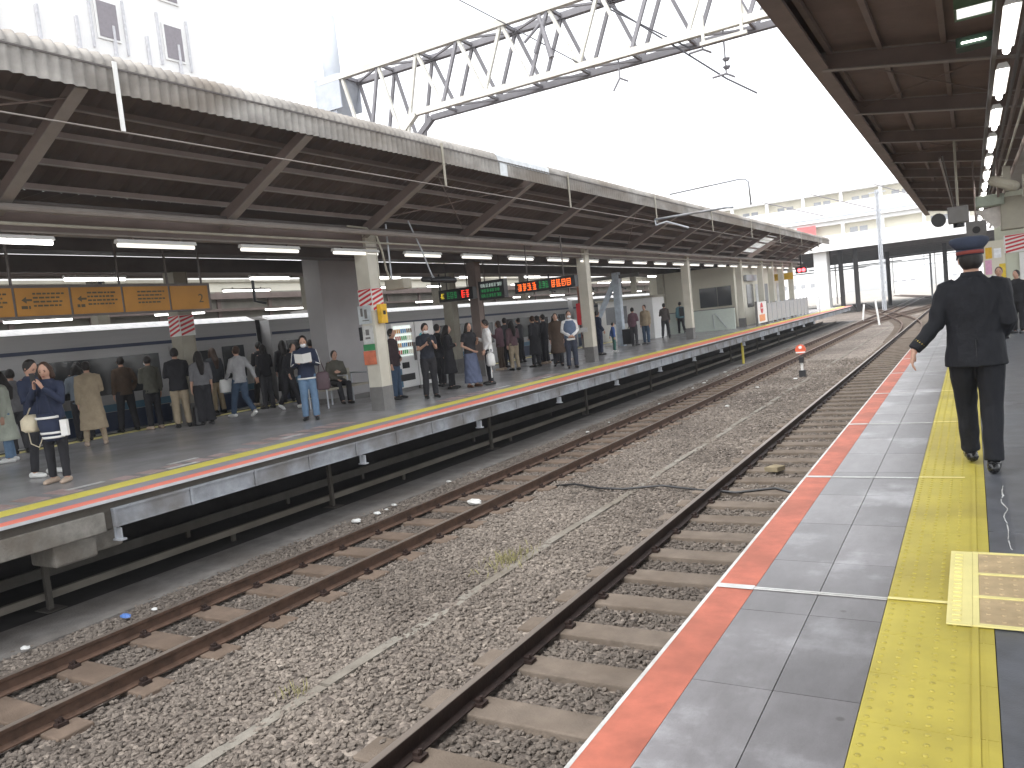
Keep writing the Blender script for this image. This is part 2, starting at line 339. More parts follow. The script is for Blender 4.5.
def person(label,x,y,yaw,H=1.7,top=None,bottom=None,shoes=None,hair=None,arms=('down','down'),legs='stand',mask=False,vox=.014,head=(0,0),lean=0.,toptype='jacket',bottype='trousers',hairtype='short',cloth_vox=None,group=None,extra=None,facing=False,seat=None,wide=1.):
    S=H/1.7; e=empty('person',(x,y,0),label,'person',group)
    B=MB()   # local frame, unscaled
    def L(p): # lean
        p=Vector(p); z=max(0,p.z-.9); return Vector((p.x,p.y+z*lean,p.z))
    hipz=.90; dz=0
    if seat: dz=seat-.90+.08
    lp={}
    for s in (-1,1):
        hip=Vector((s*.09,0,hipz+dz))
        if legs=='sit': knee=Vector((s*.13,.43,hipz+dz-.02)); ank=Vector((s*.12,.42,.09)) if s<0 else Vector((s*.10,.50,.11))
        elif legs=='walk': 
            if s<0: knee=Vector((s*.09,.16,.50)); ank=Vector((s*.08,.28,.11))
            else: knee=Vector((s*.10,.0,.48)); ank=Vector((s*.10,-.28,.16))
        elif legs=='hero':
            if s<0: knee=Vector((s*.075,.20,.50)); ank=Vector((s*.06,.30,.10))
            else: knee=Vector((s*.085,.02,.49)); ank=Vector((s*.075,-.06,.085))
        elif legs=='apart': knee=Vector((s*.13,.02,.48)); ank=Vector((s*.17,0,.08))
        else: knee=Vector((s*.10,.015,.48)); ank=Vector((s*(.10 if s<0 else .12),(.02 if s<0 else -.02),.08))
        lp[s]=(hip,knee,ank)
        B.tube([hip,hip.lerp(knee,.5)+Vector((0,.01,0)),knee,knee.lerp(ank,.3)+Vector((0,-.012,0)),ank],[.085,.072,.052,.052,.036],10,round_=True)
        fd=Vector((s*.12,1,0)).normalized() 
        toe=ank+fd*.15+Vector((0,0,-.045)); heel=ank-fd*.05+Vector((0,0,-.04))
        if legs in('walk','hero') and s>0 and ank.z>.12: toe=ank+fd*.13+Vector((0,0,-.12))
        B.tube([heel,toe],[.032,.028],8,round_=True)
        lp[s]+= (heel,toe)
    bz=dz
    tor=[(0,0,.84,.10,.08),(0,0,.90,.155,.105),(0,0,1.03,.135,.09),(0,.005,1.2,.155,.10),(0,.0,1.33,.165,.10),(0,-.005,1.41,.13,.075),(0,0,1.46,.06,.055)]
    def ringsL(rs,n=16): 
        m=MB(); m.rings(rs,n); return m
    tm=ringsL([(a,b,c+bz,d,f) for a,b,c,d,f in tor]); tm.v=[tuple(L(p)) for p in tm.v]; B.add(tm.v,tm.f)
    neck0=L((0,-.01,1.42+bz)); hd=L((0,.02,1.585+bz))
    B.tube([neck0,hd-Vector((0,0,.06))],[.055,.05],10)
    hy,hp=head; HR=Matrix.Rotation(math.radians(hy),3,'Z')@Matrix.Rotation(math.radians(-hp),3,'X')
    def hf(d,p):
        q=p.copy()
        if d.z<0: q.x*=1-.26*(-d.z); q.y*=1-.10*(-d.z)
        if d.y>.3:
            q.y+=.022*math.exp(-((d.x/.13)**2+((d.z+.10)/.16)**2))        # nose
            for s in (-1,1): q.y-=.010*math.exp(-(((d.x-s*.38)/.18)**2+((d.z-.03)/.12)**2))
            q.y+=.006*math.exp(-((d.x/.3)**2+((d.z+.45)/.08)**2)); q.y+=.008*math.exp(-((d.x/.3)**2+((d.z+.8)/.15)**2))
        return q
    B.ell(hd,(.074,.094,.118),28,20,hf,HR)
    for s in (-1,1): B.ell(hd+HR@Vector((s*.074,-.008,-.008)),(.010,.018,.030),8,6,None,HR)
    ap={}
    for s,pose in ((-1,arms[0]),(1,arms[1])):
        sh=L((s*.165,0,1.385+bz)); el,wr,hdir=ARMS[pose] if isinstance(pose,str) else pose
        E=sh+Vector((s*el[0],el[1],el[2])); W=sh+Vector((s*wr[0],wr[1],wr[2])); hdv=Vector((s*hdir[0],hdir[1],hdir[2])).normalized()
        B.tube([sh,sh.lerp(E,.5),E,E.lerp(W,.3),W],[.050,.042,.034,.036,.024],10,round_=True)
        ap[s]=(sh,E,W,hdv)
        palm=W+hdv*.085
        side=hdv.cross(Vector((0,0,1))) if abs(hdv.z)<.9 else Vector((0,1,0))
        side=(side-hdv*side.dot(hdv)).normalized(); nrm=hdv.cross(side)*(1 if s>0 else 1)
        inn=Vector((-s,0,0)); nn=inn-hdv*inn.dot(hdv); nn=nn.normalized() if nn.length>.1 else nrm
        side=hdv.cross(nn).normalized()
        B.tube([W,W+hdv*.03-side*.018,palm-side*.025],[.020,.016,.013],6,round_=True); B.tube([W,W+hdv*.03+side*.018,palm+side*.022],[.020,.016,.013],6,round_=True); B.tube([W,palm],[.02,.017],6,round_=True)
        for i,(o,l) in enumerate(((-.030,.062),(-.010,.072),(.010,.068),(.029,.052))):
            b0=palm+side*o; d1=(hdv+nn*.25).normalized(); d2=(hdv+nn*.9).normalized()
            B.tube([b0,b0+d1*l*.5,b0+d1*l*.5+d2*l*.5],[.0095,.0085,.007],6,round_=True)
        t0=W+hdv*.03-side*.022; B.tube([t0,t0-side*.028+hdv*.02+nn*.012,t0-side*.034+hdv*.055+nn*.02],[.012,.0105,.0085],6,round_=True)
    def scale(mb): mb.v=[(p[0]*S*wide if False else p[0]*S,p[1]*S,p[2]*S) for p in mb.v]; return mb
    RM=Matrix.Rotation(math.radians(yaw),3,'Z')
    def fin(mb): mb.v=[tuple(RM@(Vector(p)*S)) for p in mb.v]; return mb
    addmesh('body',remesh(fin(B),vox,1 if vox<.01 else 0),SKIN,e)
    cv=cloth_vox or max(.013,vox*1.3); sd=(hash(label)%97) if False else sum(map(ord,label))%97
    # trousers or skirt
    T=MB()
    if bottype in('trousers','wide','slim'):
        a,b,c=dict(trousers=(.102,.076,.066),wide=(.115,.105,.115),slim=(.095,.066,.052))[bottype]
        for s in (-1,1):
            hip,knee,ank=lp[s][:3]; T.tube([hip+Vector((0,0,.02)),hip.lerp(knee,.45)+Vector((0,0,0)),knee,knee.lerp(ank,.5),ank+(ank-knee).normalized()*-.005],[a,a*.93,b,(b+c)/2,c],12)
        T.rings([(0,0,.80+bz,.12,.09),(0,0,.88+bz,.172,.122),(0,0,.98+bz,.16,.112),(0,0,1.05+bz,.148,.103)],16)
        addmesh('trousers',remesh(fin(T),cv,2,.004,sd),bottom,e)
    else:
        hem=.12 if bottype=='long_skirt' else .45; rr=.26 if bottype=='long_skirt' else .22
        T.rings([(0,.02,hem,rr,rr*.85),(0,.01,hem+(.9-hem)*.4,rr*.87,rr*.72),(0,0,.88,.18,.13),(0,0,1.06,.145,.10)],20); 
        addmesh('skirt',remesh(fin(T),cv,1,.008,sd),bottom,e)
    # top
    U=MB()
    hemz={'jacket':.84,'tee':.90,'coat':.42,'blazer':.80,'shirt':.92,'longcoat':.33,'parka':.74}[toptype]
    k=1.0+(.06 if toptype in('coat','longcoat','parka','blazer') else 0); k*=wide
    rs=[]
    if hemz<.7: rs=[(0,0,hemz,.235*k,.185*k),(0,0,.65,.205*k,.155*k)]
    rs+=[(0,0,max(hemz,.80),.188*k,.135*k),(0,0,.93,.178*k,.128*k),(0,0,1.05,.163*k,.116*k),(0,.005,1.2,.180*k,.125*k),(0,.0,1.33,.192*k,.120*k),(0,-.005,1.40,.165*k,.098*k),(0,-.005,1.445,.105,.08),(0,-.005,1.475,.070,.066)]
    um=MB(); um.rings([(a,b,c+bz,d,f) for a,b,c,d,f in rs],20); um.v=[tuple(L(p)) for p in um.v]; U.add(um.v,um.f)
    for s in (-1,1):
        sh,E,W,hdv=ap[s]
        if toptype in('tee',): U.tube([sh+Vector((-s*.03,0,.0)),sh,sh.lerp(E,.65)],[.070,.066,.062],12)
        else:
            w2=W if toptype!='shirt' else E.lerp(W,.35)
            b_=.062*k; U.tube([sh+Vector((-s*.04,0,0)),sh,sh.lerp(E,.5),E,E.lerp(w2,.5),w2-hdv*.008],[.066*k,.068*k,b_,.054*k,.049*k,.043*k],12)
    addmesh({'jacket':'jacket','tee':'t_shirt','coat':'coat','blazer':'jacket','shirt':'shirt','longcoat':'coat','parka':'jacket'}[toptype],remesh(fin(U),cv,2,.005,sd+3),top,e)
    # shoes
    for s in (-1,1):
        q=MB(); heel,toe=lp[s][3:5]; d=(toe-heel); d2=d.normalized()
        q.tube([heel-d2*.012,heel.lerp(toe,.35),heel.lerp(toe,.8),toe+d2*.02],[.043,.043,.042,.032],10,round_=True); ank=lp[s][2]; q.tube([heel.lerp(toe,.12),ank+Vector((0,-.005,.0))],[.045,.043],10)
        mz=min(p[2] for p in q.v); 
        if mz<.004: q.v=[(p[0],p[1],max(p[2],.004)) for p in q.v]
        fin(q); q.build('shoe',shoes,None,smooth=True); o=COL.objects[-1] if False else bpy.data.objects[max((o_.name for o_ in bpy.data.objects if o_.name.startswith('shoe')),key=lambda n:n)] if False else None
    # hair
    Hh=MB()
    if hairtype!='cap':
        Hh.ell(hd+HR@Vector((0,-.017,.022)),(.084,.094,.108),20,14,lambda d,p:p*(1+.03*noise.noise(d*5+Vector((sd,0,0)))),HR)
        for s in (-1,1): Hh.ell(hd+HR@Vector((s*.068,-.02,.0)),(.016,.04,.05),8,6,None,HR)
        if hairtype=='long':
            Hh.tube([hd+HR@Vector((0,-.03,.04)),hd+HR@Vector((0,-.06,-.08)),L((0,-.115,1.36+bz)),L((0,-.125,1.20+bz))],[.08,.085,.085,.05],12,round_=True)
            for s in (-1,1): Hh.tube([hd+HR@Vector((s*.06,.0,.04)),hd+HR@Vector((s*.082,.015,-.05)),L((s*.09,.03,1.40+bz))],[.03,.03,.022],8,round_=True)
        if hairtype=='bob':
            for s in (-1,0,1): Hh.tube([hd+HR@Vector((s*.05,-.03,.03)),hd+HR@Vector((s*.066,-.04,-.09))],[.05,.045],10,round_=True)
    if Hh.v: addmesh('hair',remesh(fin(Hh),max(.009,vox*.8),1),hair,e)
    def loc(v): return RM@((hd+HR@Vector(v))*S)
    if mask:
        q=MB(); q.ell(hd+HR@Vector((0,.062,-.052)),(.058,.050,.048),14,9,None,HR); fin(q); q2=q.build('face_mask',MASKM,None,smooth=True); fixparent(q2,e)
    if facing:
        for s in (-1,1):
            q=MB(); q.ell(hd+HR@Vector((s*.030,.083,.006)),(.012,.006,.006),8,6,None,HR); fin(q); fixparent(q.build('eye',EYE,None,smooth=True),e)
            q=MB(); q.ell(hd+HR@Vector((s*.031,.088,.026)),(.018,.006,.004),8,6,None,HR); fin(q); fixparent(q.build('eyebrow',hair or HAIRB,None,smooth=True),e)
        if not mask:
            q=MB(); q.ell(hd+HR@Vector((0,.090,-.060)),(.022,.007,.006),8,6,None,HR); fin(q); fixparent(q.build('mouth',SKIND,None,smooth=True),e)
    # attach shoes
    for o in [o_ for o_ in COL.objects if o_.name.split('.')[0]=='shoe' and o_.parent is None]: fixparent(o,e)
    e['_h']=0; del e['_h']
    return e,dict(hd=hd,HR=HR,RM=RM,S=S,ap=ap,lp=lp,L=L,fin=fin,org=Vector((x,y,0)))
def fixparent(o,e):
    loc=o.location.copy(); o.parent=e; o.location=loc   # built in the person's local frame
    return o
def held(name,mb,m,I,label,cat,bevel=0.,smooth=False,group=None):
    """a thing a person holds: mb is in the person's local unscaled frame"""
    I['fin'](mb); mb.v=[tuple(Vector(p)+I['org']) for p in mb.v]
    return tag(mb.build(name,m,bevel=bevel,smooth=smooth),label,cat,group)
def phone_of(I,s,label):
    sh,E,W,hd=I['ap'][s]; c=W+hd*.12+Vector((-s*.01,.02,.02)); q=MB(); q.beam(c+Vector((0,-.005,-.06)),c+Vector((0,.02,.08)),.07,.009,up=(0,1,0)); return held('phone',q,M_BLACK,I,label,'phone')
def tote(I,s,mt,label,w=.34,h=.32,d=.12,dy=.02,dx=.0,z=None,name='tote_bag'):
    sh,E,W,hd=I['ap'][s]; c=W+Vector((s*dx,dy,0)); z1=(z if z is not None else c.z-.22)
    q=MB(); q.rings([(c.x,c.y,z1-h*.5,w*.32,d*.42,.6),(c.x,c.y,z1-h*.45,w*.5,d*.55,.6),(c.x,c.y,z1,w*.52,d*.6,.7),(c.x,c.y,z1+h*.42,w*.46,d*.35,.7),(c.x,c.y,z1+h*.48,w*.42,d*.22,.7)],16)
    q.tube([(c.x-w*.2,c.y,z1+h*.46),(c.x-w*.12,c.y,c.z-.02),(c.x,c.y,c.z+.01),(c.x+w*.12,c.y,c.z-.02),(c.x+w*.2,c.y,z1+h*.46)],.010,6)
    return held(name,q,mt,I,label,'bag',smooth=True)
def backpack(I,mt,label):
    L=I['L']; q=MB(); q.rings([(0,-.19,.98,.12,.06,.6),(0,-.20,1.02,.15,.085,.6),(0,-.20,1.2,.155,.09,.6),(0,-.19,1.34,.14,.075,.6),(0,-.18,1.39,.10,.05,.6)],16)
    for s in (-1,1): q.tube([(s*.09,-.13,1.36),(s*.10,-.02,1.455),(s*.105,.115,1.34),(s*.12,.10,1.15),(s*.13,-.09,1.05)],.014,6)
    q.v=[tuple(L(p)) for p in q.v]; return held('backpack',q,mt,I,label,'backpack',smooth=True)

BK=cloth('black',(.022,.022,.026)); NV=cloth('navy',(.022,.030,.060)); DG=cloth('dark_grey',(.05,.05,.055)); MG=cloth('mid_grey',(.16,.16,.17)); LGy=cloth('light_grey',(.34,.34,.35)); BE=cloth('beige',(.36,.29,.20)); TAN=cloth('khaki',(.33,.27,.19)); WH=cloth('white',(.72,.72,.72)); BRN=cloth('dark_brown',(.075,.05,.035)); JN=cloth('jeans_blue',(.13,.21,.32)); JD=cloth('jeans_dark',(.05,.08,.13)); SG=cloth('sage_white',(.42,.45,.38)); GB=cloth('grey_blue_skirt',(.10,.12,.19)); MR=cloth('mauve',(.16,.09,.11)); TEAL=cloth('teal',(.08,.17,.20)); PLB=cloth('child_blue',(.05,.10,.28))
SHB=mat('shoe_black',(.02,.02,.02),.35,var=.1); SHW=mat('shoe_white',(.72,.72,.70),.5,var=.05); SHT=mat('shoe_tan',(.45,.35,.27),.6)
def vest(I,e,mt):
    q=MB(); q.rings([(0,0,.90,.197,.146),(0,0,1.05,.178,.134),(0,.005,1.2,.198,.145),(0,0,1.33,.190,.140),(0,-.005,1.42,.135,.108)],20)
    q.v=[tuple(I['L'](p)) for p in q.v]; I['fin'](q); fixparent(q.build('vest',mt,None,smooth=True),e)

# ---- the uniformed man on the near platform (seen from behind, mid-stride)
HA=((.09,-.05,-.26),(.24,-.10,-.44),(.20,.05,-1)); HB=((.05,-.04,-.27),(.00,.16,-.40),(-.15,.7,-.55))
def hero():
    x,y=-.0,7.12
    e,I=person('person in black uniform and navy cap with red band, walking away along the yellow strip',x,y,2,1.79,top=cloth('uniform_black',(.009,.010,.014),.8),bottom=cloth('uniform_trousers',(.010,.011,.015),.85),shoes=mat('shoe_polished',(.015,.015,.016),.22),hair=HAIRB,arms=(HA,HB),legs='hero',vox=.0065,head=(8,2),toptype='blazer',bottype='trousers',hairtype='cap',cloth_vox=.009,wide=1.04)
    hd,HR,fin=I['hd'],I['HR'],I['fin']
    q=MB(); q.ell(hd+HR@Vector((0,-.018,.002)),(.0800,.088,.092),24,16,None,HR); o=MB()
    addmesh('hair',remesh(fin(q),.007,1),HAIRB,e)
    # cap: band, crown, visor
    q=MB(); q.rings([(0,0,.030,.087,.104),(0,0,.078,.090,.107)],32); q.v=[tuple(hd+HR@Vector(p)) for p in q.v]; fin(q); fixparent(q.build('cap_band',cloth('cap_navy',(.035,.045,.075)),None,smooth=True),e)
    q=MB(); q.rings([(0,0,.036,.0895,.1065),(0,0,.062,.091,.108)],32); q.v=[tuple(hd+HR@Vector(p)) for p in q.v]; fin(q); fixparent(q.build('cap_red_stripe',mat('cap_red_band',(.22,.045,.035),.7),None,smooth=True),e)
    q=MB(); q.rings([(0,0,.0785,.091,.108),(0,.003,.100,.110,.126),(0,.006,.122,.127,.142),(0,.010,.142,.130,.145),(0,.012,.158,.119,.134),(0,.012,.168,.08,.10),(0,.012,.171,.02,.03)],36); q.v=[tuple(hd+HR@(Vector(p)+Vector((0,0,p[1]*.10)))) for p in q.v]; fin(q); fixparent(q.build('cap_crown',cloth('cap_navy',(.035,.045,.075)),None,smooth=True),e)
    q=MB(); vs=[];n=14
    for k in range(n+1):
        a=math.radians(20+140*k/n); vs.append((.088*math.cos(a),.105*math.sin(a),.036)); 
    q.prism([(p[0],p[1],p[2]) for p in vs]+[(p[0]*1.0,p[1]*1.45+.02,p[2]-.028) for p in reversed(vs)],(0,0,.004)); q.v=[tuple(hd+HR@Vector(p)) for p in q.v]; fin(q); fixparent(q.build('cap_visor',M_BLACK,None),e)
    # sleeve cuff stripes, collar
    sh,E,W,h=I['ap'][-1]; d=(W-E).normalized(); c=W-d*.075; q=MB(); q.tube([c,c+d*.012],.0505,16,cap=True); fin(q); fixparent(q.build('cuff_stripe',mat('gold_braid',(.55,.40,.06),.5),None),e)
    c=I['L']((0,-.01,1.475)); q=MB(); q.rings([(0,-.006,1.44,.088,.080),(0,-.006,1.495,.066,.064)],20); fin(q); fixparent(q.build('collar',cloth('uniform_black',(.014,.015,.020)),None,smooth=True),e)
    q=MB(); q.box(-.002,.002,-.1475,-.13,.80,1.0); q.v=[tuple(I['L'](p)) for p in q.v]; fin(q); fixparent(q.build('back_vent',M_BLACK,None),e)
    sh,E,W,h=I['ap'][1]; c=W+h*.10; q=MB(); q.tube([c+Vector((-.02,-.05,-.02)),c+Vector((.03,.07,.05))],.03,10,round_=True); q.box(c.x-.01,c.x+.05,c.y+.02,c.y+.06,c.z-.10,c.z-.0)
    held('signal_lamp_torch',q,mat('pale_torch',(.35,.40,.38),.4),I,'small pale hand torch held in the right hand of the uniformed person','torch',smooth=True)
hero()
# ---- people of the far platform, foot positions measured from the photograph
def P(*a,**k): return person(*a,**k)
FAR='people waiting on the far platform'
N=.0125
# near pair by the left border
e,I=P('person in navy top and black trousers holding a phone to the face, with two bags',-10.98,6.02,-150,1.67,top=NV,bottom=BK,shoes=SHT,hair=HAIRBR,arms=('face','face'),legs='stand',vox=.010,head=(12,12),bottype='slim',hairtype='bob',facing=True,group=FAR)
phone_of(I,1,'phone held up to the face of the person with two bags')
q=MB(); q.rings([(.24,.10,.76,.08,.08,.7),(.25,.10,.80,.12,.10,.7),(.25,.10,.93,.12,.10,.7),(.24,.10,1.0,.06,.05,.7)],14); q.tube([(.30,.08,.99),(.2,.05,1.2),(.13,0,1.42)],.010,6); q.tube([(.30,.1,.77),(.26,.14,.60),(.14,.16,.54),(.08,.16,.66)],.008,6)
held('shoulder_bag',q,mat('cream_leather',(.62,.55,.40),.5),I,'cream handbag hanging at the hip of the person nearest the left border','bag',smooth=True)
e_=empty('striped_bag',(-11.2,5.7,.6),'large navy bag with white stripes carried by the person nearest the left border','bag')
RMh,Sh,oh=I['RM'],I['S'],I['org']
def hb(mb,nm,m):
    I['fin'](mb); mb.v=[tuple(Vector(p)+oh) for p in mb.v]; return mb.build(nm,m,e_,smooth=True)
q=MB(); q.rings([(-.13,.24,.62,.09,.07,.8),(-.13,.24,.66,.13,.11,.8),(-.10,.24,.85,.15,.11,.8),(-.05,.24,1.0,.11,.07,.8)],18); q.tube([(-.14,.24,.99),(-.06,.18,1.25),(.06,.18,1.25),(.04,.24,1.0)],.012,6); hb(q,'bag_body',NV)
for z,cx_,r_ in ((.66,-.13,.137),(.72,-.12,.145),(.93,-.075,.142)): 
    q=MB(); q.rings([(cx_,.24,z,r_,.116,.8),(cx_+.005,.24,z+.03,r_+.001,.117,.8)],18); hb(q,'white_stripe',M_WHITE)
q=MB(); q.box(-.36,-.27,.24,.30,.68,.90); held('paper_bag',q,M_WHITE,I,'small white paper bag beside the striped navy bag','bag')
P('tall person in navy jacket and white sneakers just behind the person with two bags',-12.1,6.40,-70,1.74,top=NV,bottom=BK,shoes=SHW,hair=HAIRB,arms=('phone','phone'),legs='apart',vox=N,head=(0,30),bottype='slim',facing=True,group=FAR)
P('person in a grey green coat with long black hair, cut by the left border',-14.95,7.38,150,1.63,top=SG,bottom=JN,shoes=SHW,hair=HAIRB,arms=('down','phone'),vox=N,toptype='coat',hairtype='long',group=FAR)
P('person in a dark outfit at the very left border beside the grey green coat',-14.5,6.7,170,1.66,top=DG,bottom=BK,shoes=SHB,hair=HAIRB,vox=N,group=FAR)
P('person in a mid grey top standing behind the tall one in the navy jacket',-16.2,8.2,80,1.66,top=MG,bottom=DG,shoes=SHB,hair=HAIRB,arms=('phone','down'),vox=N,group=FAR)
P('person in a pale blue grey top between the navy pair and the beige coat',-16.3,9.55,70,1.62,top=cloth('blue_grey',(.17,.20,.24)),bottom=BK,shoes=SHB,hair=HAIRB,arms=('fold','fold'),vox=N,hairtype='bob',group=FAR)
P('person in a long beige coat seen from behind with short dark hair',-15.02,9.02,60,1.66,top=BE,bottom=BE,shoes=SHT,hair=HAIRB,arms=('down','phone'),legs='apart',vox=N,toptype='longcoat',bottype='slim',wide=1.05,group=FAR)
e,I=P('person in a dark brown vest and black trousers seen from behind',-16.55,10.75,75,1.70,top=BRN,bottom=BK,shoes=SHB,hair=HAIRB,arms=('down','pocket'),legs='apart',vox=N,group=FAR)
P('person in a dark olive top left of the one with beige trousers',-15.95,11.0,80,1.66,top=cloth('olive',(.11,.11,.09)),bottom=BK,shoes=SHT,hair=HAIRB,arms=('phone','down'),vox=N,mask=True,group=FAR)
e,I=P('person in black jacket and beige trousers in front of the cream back column',-15.19,11.15,60,1.76,top=BK,bottom=TAN,shoes=SHB,hair=HAIRB,arms=('fold','fold'),legs='stand',vox=N,toptype='parka',group=FAR)
q=MB(); q.rings([(.30,-.1,.02,.11,.16,.6),(.30,-.1,.40,.10,.15,.6),(.30,-.1,.46,.05,.08,.6)],12); q.tube([(.30,-.1,.45),(.27,0,.78)],.012,6); held('trolley_bag',q,M_BLACK,I,'black trolley bag standing behind the person in beige trousers','bag')
P('seated figure low between the beige trousers and the cream back column',-16.55,12.4,-40,1.62,top=DG,bottom=BK,shoes=SHB,hair=HAIRB,arms=('clasp','clasp'),legs='sit',seat=.45,vox=N,group=FAR)
MBs=MB(); MBs.box(-16.9,-16.3,12.1,12.8,.40,.46); MBs.box(-16.88,-16.82,12.12,12.78,0,.40); MBs.box(-16.38,-16.32,12.12,12.78,0,.40); tag(MBs.build('stool_bench',M_CREAMD),'small bench under the seated figure by the cream back column','bench')
P('person with long dark hair, grey top and wide black trousers seen from behind',-14.8,11.45,70,1.64,top=MG,bottom=BK,shoes=SHB,hair=HAIRB,arms=('down','down'),vox=N,hairtype='long',bottype='wide',toptype='shirt',group=FAR)
P('person in a dark parka standing by an open train door',-17.0,13.6,85,1.70,top=cloth('dark_slate',(.05,.055,.065)),bottom=BE,shoes=SHB,hair=HAIRBR,vox=N,toptype='parka',hairtype='long',group=FAR)
e,I=P('person in a light grey sweater and dark jeans walking left of the black-clad group',-14.7,12.42,85,1.67,top=LGy,bottom=JD,shoes=SHW,hair=HAIRBR,arms=('swingf','swingb'),legs='walk',vox=N,group=FAR)
tote(I,-1,M_WHITE,'white tote bag carried by the walking person in the light grey sweater',z=.80)
P('tall person in black jacket, left one of the dark-clad group near the grey pillar',-16.5,14.7,80,1.74,top=BK,bottom=BK,shoes=SHT,hair=HAIRB,arms=('phone','down'),legs='walk',vox=N,group=FAR)
P('person with long hair and long black coat, middle of the dark group near the pillar',-16.46,15.5,60,1.72,top=BK,bottom=BK,shoes=SHB,hair=HAIRB,vox=N,toptype='longcoat',hairtype='long',group=FAR)
P('person in a charcoal coat, right one of the dark-clad group near the grey pillar',-16.2,16.3,60,1.66,top=DG,bottom=BK,shoes=SHB,hair=HAIRB,vox=N,toptype='coat',group=FAR)
e,I=P('person in black leaning forward behind the reader in the track jacket, one pale shoe showing',-14.5,13.7,-95,1.60,top=BK,bottom=BK,shoes=SHW,hair=HAIRB,arms=('carry','carry'),legs='walk',lean=.45,vox=N,group=FAR)
# reader
e,I=P('masked person in navy track jacket with white stripes and jeans, reading a paper',-11.72,11.6,-140,1.72,top=NV,bottom=JN,shoes=SHB,hair=HAIRB,arms=('read','read'),legs='stand',mask=True,vox=.0095,head=(0,18),facing=True,group=FAR)
q=MB(); a=(I['ap'][-1][2]+I['ap'][1][2])*.5+Vector((0,.10,.08)); q.add([a+Vector((-.16,-.02,-.08)),a+Vector((0,.02,-.10)),a+Vector((0,.10,.08)),a+Vector((-.16,.05,.10)),a+Vector((.16,-.02,-.08)),a+Vector((.16,.05,.10))],[(0,1,2,3),(1,4,5,2)]); o=held('newspaper',q,M_WHITE,I,'folded white paper held open by the reader in the track jacket','paper')
md=o.modifiers.new('s','SOLIDIFY'); md.thickness=.004
for s in (-1,1):
    sh,E,W,h=I['ap'][s]; q=MB(); q.tube([sh+Vector((s*.060,0,.02)),sh.lerp(E,.5)+Vector((s*.060,0,0)),E+Vector((s*.050,0,0))],.012,6); q.tube([E+Vector((s*.05,.01,0)),E.lerp(W,.6)+Vector((s*.045,.02,0))],.011,6); I['fin'](q); fixparent(q.build('sleeve_stripe',M_WHITE,None,smooth=True),e)
q=MB(); q.rings([(0,0,.835,.196,.143),(0,0,.865,.193,.141)],24); I['fin'](q); fixparent(q.build('white_hem',M_WHITE,None,smooth=True),e)
q=MB(); q.rings([(-.30,.02,.58,.10,.07,.6),(-.30,.02,.62,.14,.09,.6),(-.30,.02,.90,.13,.08,.6),(-.30,.02,.95,.08,.04,.6)],14); q.tube([(-.36,.02,.94),(-.28,0,1.2),(-.2,-.02,1.42)],.01,6); q.tube([(-.24,.02,.94),(-.25,.05,1.1)],.01,6); held('shoulder_bag',q,mat('maroon_brown_bag',(.085,.055,.065),.6),I,'dark maroon shoulder bag hanging beside the reader in the track jacket','bag',smooth=True)
# seated on the bench
P('person in a dark olive jacket seated on the railed bench before the grey pillar',-13.52,14.35,-115,1.66,top=cloth('olive_dark',(.09,.085,.07)),bottom=BK,shoes=SHB,hair=HAIRB,arms=('fold','clasp'),legs='sit',seat=.47,vox=N,head=(0,5),facing=True,group=FAR)
e,I=P('person in dark clothes and jeans half hidden behind the cream column with the phone box',-12.0,14.75,-75,1.70,top=cloth('plum_black',(.045,.03,.035)),bottom=JD,shoes=SHB,hair=HAIRB,arms=('clasp','down'),vox=N,toptype='parka',group=FAR)
e,I=P('masked person in black t-shirt looking at a phone before the vending machines',-10.95,14.7,-125,1.74,top=cloth('tee_navy_black',(.018,.022,.032)),bottom=BK,shoes=SHB,hair=HAIRB,arms=('phone','phone'),mask=True,vox=.0105,head=(0,22),toptype='tee',bottype='trousers',facing=True,group=FAR)
phone_of(I,1,'phone held by the person in the black t-shirt')
e,I=P('person in black with a black backpack behind the one in the t-shirt',-12.7,17.6,-20,1.72,top=BK,bottom=BK,shoes=SHB,hair=HAIRB,vox=N,toptype='parka',group=FAR); backpack(I,M_BLACK,'black backpack worn by the person behind the one in the t-shirt')
e,I=P('person with long dark hair, dark top and a long grey blue skirt',-11.18,16.85,-110,1.66,top=BK,bottom=GB,shoes=mat('shoe_brown',(.10,.05,.03),.5),hair=HAIRB,arms=('phone','clasp'),vox=.011,hairtype='long',bottype='long_skirt',toptype='tee',facing=True,group=FAR)
P('person in a long black coat just left of the one in the grey blue skirt',-11.75,16.7,-60,1.66,top=BK,bottom=BK,shoes=SHB,hair=HAIRB,arms=('fold','fold'),vox=N,toptype='coat',hairtype='long',group=FAR)
e,I=P('person in white jacket and black trousers with a white bag beside the long skirt',-10.95,17.35,-230,1.70,top=WH,bottom=BK,shoes=SHB,hair=HAIRB,arms=('carry','phone'),legs='apart',vox=.011,head=(0,20),bottype='slim',facing=True,group=FAR)
q=MB(); c=Vector((-.30,.0,.70)); q.rings([(c.x,c.y,.50,.16,.08,.6),(c.x,c.y,.54,.20,.11,.6),(c.x,c.y,.78,.18,.10,.6),(c.x,c.y,.84,.12,.05,.6)],14); q.tube([(c.x-.08,c.y,.83),(c.x+.02,c.y,.98),(c.x+.1,c.y,.83)],.012,6); q.tube([(c.x+.05,c.y,.5),(c.x-.08,c.y+.02,.2)],.018,6); held('white_bag',q,M_WHITE,I,'large white bag carried by the person in the white jacket','bag',smooth=True)
